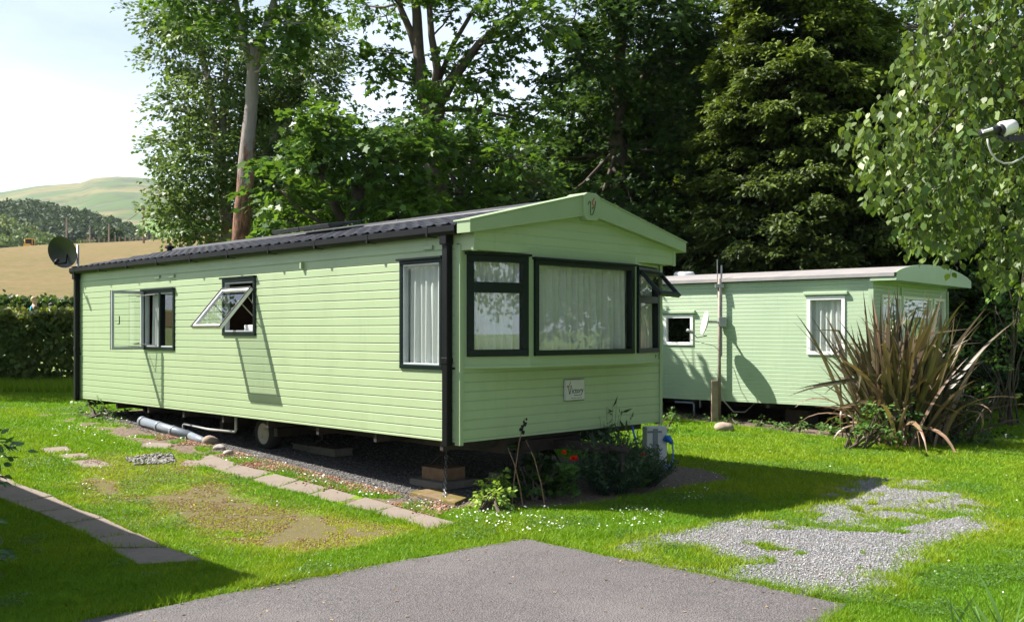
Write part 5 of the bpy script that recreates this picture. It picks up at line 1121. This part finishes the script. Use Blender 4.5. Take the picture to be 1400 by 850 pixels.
def flower(loc, h, label, rr_, n=26, extra=6):
    root = empty('red_flower', loc, 0, label, 'flower', None); mb = MB(); mb.tube([(0, 0, 0), (.01, .01, h * .5), (0, .0, h)], .005, 6)
    st = mb.build('stem', MT['bark'], root); st.data.materials[0] = LF['herb']
    P_, D_ = [], []; k = int(h * 60)
    for i in range(k): a = i * 2.4; z = h * (.08 + .75 * i / k); P_.append((0, 0, z)); D_.append((math.cos(a), math.sin(a), .5))
    leafobj('leaves', np.array(P_), np.array(D_), np.tile([0, 0, 1.], (k, 1)) + rv(k, .3), rng.uniform(.06, .12, k), T_OV, LF['herb'], root, rng.random(k) * .5)
    a = rng.random(n) * 6.28; e = rng.uniform(-.3, 1.1, n); D_ = np.stack([np.cos(a) * np.cos(e), np.sin(a) * np.cos(e), np.sin(e)], 1)
    leafobj('petals', np.tile([0, 0, h], (n, 1)) + D_ * .004, D_, rv(n, .4) + [0, 0, 1], rr_ * rng.uniform(.8, 1.2, n), T_OV, LF['red'], root); return root
flower((*G(785, 688), 0), .42, 'larger scarlet flower on a leafy stem at the front of the bed', .040, 40); flower((*G(771, 684), 0), .46, 'smaller scarlet flower just left of and above the larger one', .028); flower((*G(880, 672), 0), .36, 'orange red flower beside the hookup box', .034)
for i, (px, py, h, tx, ty, l) in enumerate([(700, 690, .80, .12, .1, 'tallest dry stalk with a black seed head in the flower bed'), (745, 692, .62, -.18, .0, 'dry stalk leaning left across the flower bed'), (715, 694, .55, -.14, .05, 'short bare stalk at the left of the flower bed')]):
    x, y = G(px, py); root = empty('dry_stalk', (x, y, 0), 0, l, 'plant stalk'); mb = MB(); mb.tube([(0, 0, 0), (tx * .2, ty * .2, h * .35), (tx * .55, ty * .5, h * .72), (tx, ty, h)], [.007, .006, .005, .003], 6); mb.build('stalk', MT['wood'], root)
    mb = MB()
    for k in range(22 if i == 0 else 5): t = random.uniform(.82, 1.02); q = Vector((tx * t, ty * t, h * t)) + Vector((random.gauss(0, .018), random.gauss(0, .018), 0)); mb.lathe([(0, -.014), (.011, -.004), (.009, .008), (0, .014)], q, 'Z', 6)
    mb.build('seed_head', MT['black'], root)
shrub('weed_clump', 'green weeds under the far end of the near caravan by the grey pipe', 'plant', [(*L1(-.05, 7.9)[:2], .44, .16), (*L1(.0, 7.5)[:2], .42, .13), (*L1(.05, 8.3)[:2], .44, .16), (*L1(.1, 8.7)[:2], .42, .16)], LF['herb'], .06, T_RH, 40, 7, .15, .15)
for i in range(9):
    q = L2(random.uniform(-.35, -.1), .6 + i * .42 + random.uniform(-.1, .1)); shrub('wall_weed', 'small weed at the foot of the mint caravan wall', 'plant', [(q.x, q.y, .07, .09 + .05 * random.random()), (q.x + .03, q.y, .14, .08)], LF['herb'], .045, T_RH, 60, 6, .09, .1, group='weeds along the mint caravan')
shrub('wall_weed', 'taller green weed where the mint caravan passes behind the near caravan', 'plant', [(*G(912, 590), .14, .14), (*G(916, 588), .3, .12)], LF['herb'], .05, T_RH, 60, 6, .09, .1)
# ------------------------------------------------------------------ grass, daisies, gravel
def in_frame(x, y, mrg=.06): return np.abs(x) < (.512 + mrg) * y + .3
def lawn_samples(n, y0, y1, pw):
    u = rng.random(n); y = (y0 ** (1 - pw) + u * (y1 ** (1 - pw) - y0 ** (1 - pw))) ** (1 / (1 - pw)); x = (rng.random(n) * 2 - 1) * (.56 * y + .3); return x, y
x, y = lawn_samples(1250000, 5.0, 23.5, 1.35)
worn, g, e, n1, n2, n3 = masks(x, y)
rd = sdpoly(x, y, road_poly)
sl_in = np.zeros(len(x), bool); sl_d = np.full(len(x), -9.)
for q in slabs_xy: sl_d = np.maximum(sl_d, sdpoly(x, y, q))
rnd = rng.random(len(x))
keep = (rd < -.02 + .09 * (rnd ** 2) * (n1 * 2) - .02 * rnd) & (sl_d < .010 * rnd * (n1 * 2)) & ((g < .0) | (rng.random(len(x)) < .75 * np.exp(-np.maximum(g, 0) / .065))) & (e < .02)
pk = 1 - .38 * worn - .60 * worn * (n2 < .49) * (n1 < .62); keep &= rnd < pk
keep &= ~((e > -.12) & (rng.random(len(x)) < .6))
x, y, worn, g, n1, n2, n3, rnd, e, rd, sl_d = [a[keep] for a in (x, y, worn, g, n1, n2, n3, rnd, e, rd, sl_d)]
n = len(x); far = y / 7.0
hgt = (.013 + .016 * rng.random(n)) * (1 - .62 * worn) * (.75 + .7 * n1) * (1 + .10 * np.clip(far - 1, 0, 2)); hgt *= 1 + 1.1 * ((n2 > .62) & (worn < .2)) * rng.random(n)
edge = np.minimum(np.minimum(-rd, -sl_d), -g); hgt *= 1 + .7 * (edge < .07) * rng.random(n)
wd = .0034 * far ** .9 * rng.uniform(.7, 1.3, n)
a = rng.random(n) * 6.28; ln = rng.normal(0, .65, (n, 2)) * hgt[:, None]; dx, dy = np.cos(a) * wd, np.sin(a) * wd
zg = GH(x, y); V = np.stack([np.stack([x - dx, y - dy, zg], 1), np.stack([x + dx, y + dy, zg], 1), np.stack([x + ln[:, 0] + dx * .25, y + ln[:, 1] + dy * .25, zg + hgt], 1)], 1).reshape(-1, 3)
tint = np.clip((n3 - .34) * .7 + (n1 - .5) * .8 + rng.normal(0, .13, n) + worn * .75 + .25 * (np.abs(g) < .12), 0, 1)
tag(npmesh('grass', V, np.arange(3 * n).reshape(n, 3), LF['grass'], None, {'tint': np.repeat(tint, 3)}), 'bright short lawn grass around the caravans and slabs', 'grass', kind='stuff')
# rough tufts on bank below the hedge
n = 60000; x = rng.uniform(-17, -6.5, n); y = rng.uniform(20.5, 24.2, n); h = rng.uniform(.06, .22, n); a = rng.random(n) * 6.28; wd = .012
V = np.stack([np.stack([x - np.cos(a) * wd, y - np.sin(a) * wd, heights(x, y)], 1), np.stack([x + np.cos(a) * wd, y + np.sin(a) * wd, heights(x, y)], 1), np.stack([x + rng.normal(0, .05, n), y + rng.normal(0, .05, n), heights(x, y) + h], 1)], 1).reshape(-1, 3)
tag(npmesh('rough_grass', V, np.arange(3 * n).reshape(n, 3), LF['grass'], None, {'tint': np.repeat(rng.random(n) * .5, 3)}), 'long rough grass below the nearer hedge', 'grass', kind='stuff')
# daisies
def scatter_poly(poly, n):
    xs_, ys_ = [p[0] for p in poly], [p[1] for p in poly]; x = rng.uniform(min(xs_), max(xs_), n * 3); y = rng.uniform(min(ys_), max(ys_), n * 3); k = (sdpoly(x, y, poly) > 0); return x[k][:n], y[k][:n]
DX, DY = [], []
for poly, n in (([(300,612),(420,640),(560,672),(660,700),(640,716),(560,700),(420,660),(300,632)], 520), ([(640,700),(900,690),(920,720),(700,735),(640,720)], 330), ([(100,560),(250,585),(320,612),(200,612),(60,600)], 260), ([(0,620),(60,620),(230,740),(160,700),(0,640)], 120), ([(900,640),(1000,650),(960,690),(880,690)], 90), ([(60,600),(600,740),(500,760),(100,660)], 110), ([(900,600),(1390,640),(1390,840),(1200,840),(1100,640)], 60)):
    a_, b_ = scatter_poly([G(*p) for p in poly], n); DX.append(a_); DY.append(b_)
x = np.concatenate(DX); y = np.concatenate(DY); w_, g, e, n1, n2, n3 = masks(x, y); k = (sdpoly(x, y, road_poly) < -.05) & (g < -.03) & (e < .15) & (vn(x, y, .35, 61) > .38); x, y = x[k], y[k]
n = len(x); m = 6; aa = np.arange(m) / m * 6.283; r_ = rng.uniform(.005, .009, n) * (.7 + .04 * y); tl = rv(n, .35); z = rng.uniform(.03, .05, n) + GH(x, y)
V = np.zeros((n, m, 3)); V[:, :, 0] = x[:, None] + r_[:, None] * np.cos(aa); V[:, :, 1] = y[:, None] + r_[:, None] * np.sin(aa); V[:, :, 2] = z[:, None] + r_[:, None] * (tl[:, :1] * np.cos(aa) + tl[:, 1:2] * np.sin(aa))
tag(npmesh('daisies', V.reshape(-1, 3), np.arange(n * m).reshape(n, m), LF['daisy'], None, {'tint': np.repeat((rng.random(n) > .97).astype(float), m)}), 'tiny white daisies and clover sprinkled over the lawn', 'daisies', kind='stuff')
# clover patches
x, y = lawn_samples(260000, 5.2, 17, 1.2); w_, g, e, n1, n2, n3 = masks(x, y); cz = fbm(x, y, .6, 131)
k = (cz > .60) & (sdpoly(x, y, road_poly) < -.02) & (g < -.01) & (e < -.02) & (w_ < .6)
for q in slabs_xy: k &= sdpoly(x, y, q) < 0
x, y = x[k][:60000], y[k][:60000]; n = len(x)
o = leafobj('clover', np.stack([x, y, GH(x, y) + rng.uniform(.018, .04, n)], 1), rv(n) * [1, 1, .2], rv(n, .35) + [0, 0, 1], rng.uniform(.009, .017, n) * (y / 7) ** .5, T_OV, LF['herb'], None, rng.random(n) * .6); tag(o, 'low clover leaves growing in patches through the lawn', 'clover', kind='stuff')
# pebbles
def pebbles(name, label, x, y, r, m, z0=.004):
    n = len(x); o = np.array([(1,0,0),(0,1,0),(-1,0,0),(0,-1,0),(0,0,1),(0,0,-.3)]); f = np.array([(0,1,4),(1,2,4),(2,3,4),(3,0,4),(1,0,5),(2,1,5),(3,2,5),(0,3,5)])
    a = rng.random(n) * 6.28; s = rng.uniform(.6, 1.3, (n, 3)) * np.array([1, 1, .65]); v = o[None] * s[:, None] * r[:, None, None] * rng.uniform(.8, 1.2, (n, 6, 1)); c_, s_ = np.cos(a)[:, None], np.sin(a)[:, None]
    V = np.stack([v[..., 0] * c_ - v[..., 1] * s_ + x[:, None], v[..., 0] * s_ + v[..., 1] * c_ + y[:, None], v[..., 2] + (GH(x, y) + z0)[:, None] + r[:, None] * .15], -1).reshape(-1, 3)
    return tag(npmesh(name, V, (f[None] + (np.arange(n) * 6)[:, None, None]).reshape(-1, 3), m), label, name.replace('_', ' '), kind='stuff')
pm, t, pb, out = newmat('loose_stone'); geo = N(t, 'NewGeometry'); cr = N(t, 'ValToRGB'); t.links.new(geo.outputs['Random Per Island'], cr.inputs[0]); cr.color_ramp.elements[0].color = (.20,.20,.21,1); cr.color_ramp.elements[1].color = (.40,.395,.395,1); e_ = cr.color_ramp.elements.new(.6); e_.color = (.25,.25,.26,1); t.links.new(cr.outputs[0], pb.inputs['Base Color']); pb.inputs['Roughness'].default_value = .9
pd, t, pb, out = newmat('brown_rubble'); geo = N(t, 'NewGeometry'); cr = N(t, 'ValToRGB'); t.links.new(geo.outputs['Random Per Island'], cr.inputs[0]); cr.color_ramp.elements[0].color = (.12,.04,.02,1); cr.color_ramp.elements[1].color = (.42,.30,.22,1); e_ = cr.color_ramp.elements.new(.5); e_.color = (.24,.10,.05,1); t.links.new(cr.outputs[0], pb.inputs['Base Color']); pb.inputs['Roughness'].default_value = .9
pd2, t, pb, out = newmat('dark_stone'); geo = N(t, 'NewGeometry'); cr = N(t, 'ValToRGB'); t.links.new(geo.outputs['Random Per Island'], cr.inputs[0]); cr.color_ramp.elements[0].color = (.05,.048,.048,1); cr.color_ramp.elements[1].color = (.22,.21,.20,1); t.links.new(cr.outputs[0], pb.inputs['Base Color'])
x = rng.uniform(.8, 6.4, 150000); y = rng.uniform(5.6, 11.4, 150000); g = masks(x, y)[1]; k = ((g > 0) | (rng.random(len(x)) < .8 * np.exp(np.minimum(g, 0) / .07))) & (sdpoly(x, y, road_poly) < 0.02); x, y = x[k][:75000], y[k][:75000]; pebbles('loose_gravel', 'loose grey gravel stones beside the tarmac', x, y, rng.uniform(.004, .0105, len(x)) , pm)
q = [tuple(L1(rng.uniform(-.55, -.02), rng.uniform(-.2, 6.5))[:2]) for _ in range(9000)]; q = np.array(q); n2 = fbm(q[:, 0], q[:, 1], .5, 91); q = q[n2 > .47]; sd_ = np.full(len(q), -9.)
for sq in slabs_xy: sd_ = np.maximum(sd_, sdpoly(q[:, 0], q[:, 1], sq))
q = q[(sd_ < 0) | (rng.random(len(q)) < .06)]
pebbles('bark_rubble', 'reddish brown chips and rubble along the edge of the near caravan', q[:, 0], q[:, 1], rng.uniform(.006, .02, len(q)), pd)
q = np.array([tuple(L1(rng.uniform(-.2, 2.2), rng.uniform(.0, 8.5))[:2]) for _ in range(14000)]); pebbles('shaded_gravel', 'grey gravel coloured darker to deepen the shade under the near caravan', q[:, 0], q[:, 1], rng.uniform(.006, .016, len(q)), pd2)  # dark stone colour paints in extra shade beneath the caravan
x, y = scatter_poly([G(*p) for p in [(205,622),(235,620),(240,634),(185,636),(170,628)]], 260); pebbles('pebble_patch', 'small patch of rounded stones between the slab rows', x, y, rng.uniform(.018, .035, len(x)), pd2)
x, y = scatter_poly(worn_poly, 15000); k = fbm(x, y, .22, 9) > .44; pebbles('worn_grit', 'scattered brown grit in the worn mossy patch', x[k], y[k], rng.uniform(.004, .010, k.sum()), pd)
# leaf litter and small debris on the tarmac
n = 420; x = rng.uniform(-3.2, 2, n * 3); y = rng.uniform(5.4, 7.8, n * 3); d_ = sdpoly(x, y, road_poly); k = (d_ > .0) & ((d_ < .14) | (rng.random(len(x)) < .10)); x, y = x[k], y[k]
dl, t, pb, out = newmat('dead_leaf'); geo = N(t, 'NewGeometry'); cr = N(t, 'ValToRGB'); t.links.new(geo.outputs['Random Per Island'], cr.inputs[0]); cr.color_ramp.elements[0].color = (.10,.05,.025,1); cr.color_ramp.elements[1].color = (.34,.24,.12,1); t.links.new(cr.outputs[0], pb.inputs['Base Color'])
o = leafobj('leaf_litter', np.stack([x, y, np.full(len(x), .018)], 1), rv(len(x)) * [1, 1, .1], rv(len(x), .2) + [0, 0, 1], rng.uniform(.010, .028, len(x)), T_OV, dl); tag(o, 'dead leaf scraps lying on the tarmac, most along its grass edge', 'leaf litter', kind='stuff')
# ------------------------------------------------------------------ haze
hz, t, pb, out = newmat('haze_air'); t.nodes.remove(pb); pv = N(t, 'VolumePrincipled'); pv.inputs['Color'].default_value = (.80, .88, 1, 1); pv.inputs['Density'].default_value = HAZE; pv.inputs['Anisotropy'].default_value = .2
t.links.new(pv.outputs[0], out.inputs['Volume']); mb = MB(); mb.box(-3600, 4200, -420, 4200, -45, 420); tag(mb.build('haze', hz), 'thin pale summer haze over the valley', 'haze', kind='stuff')
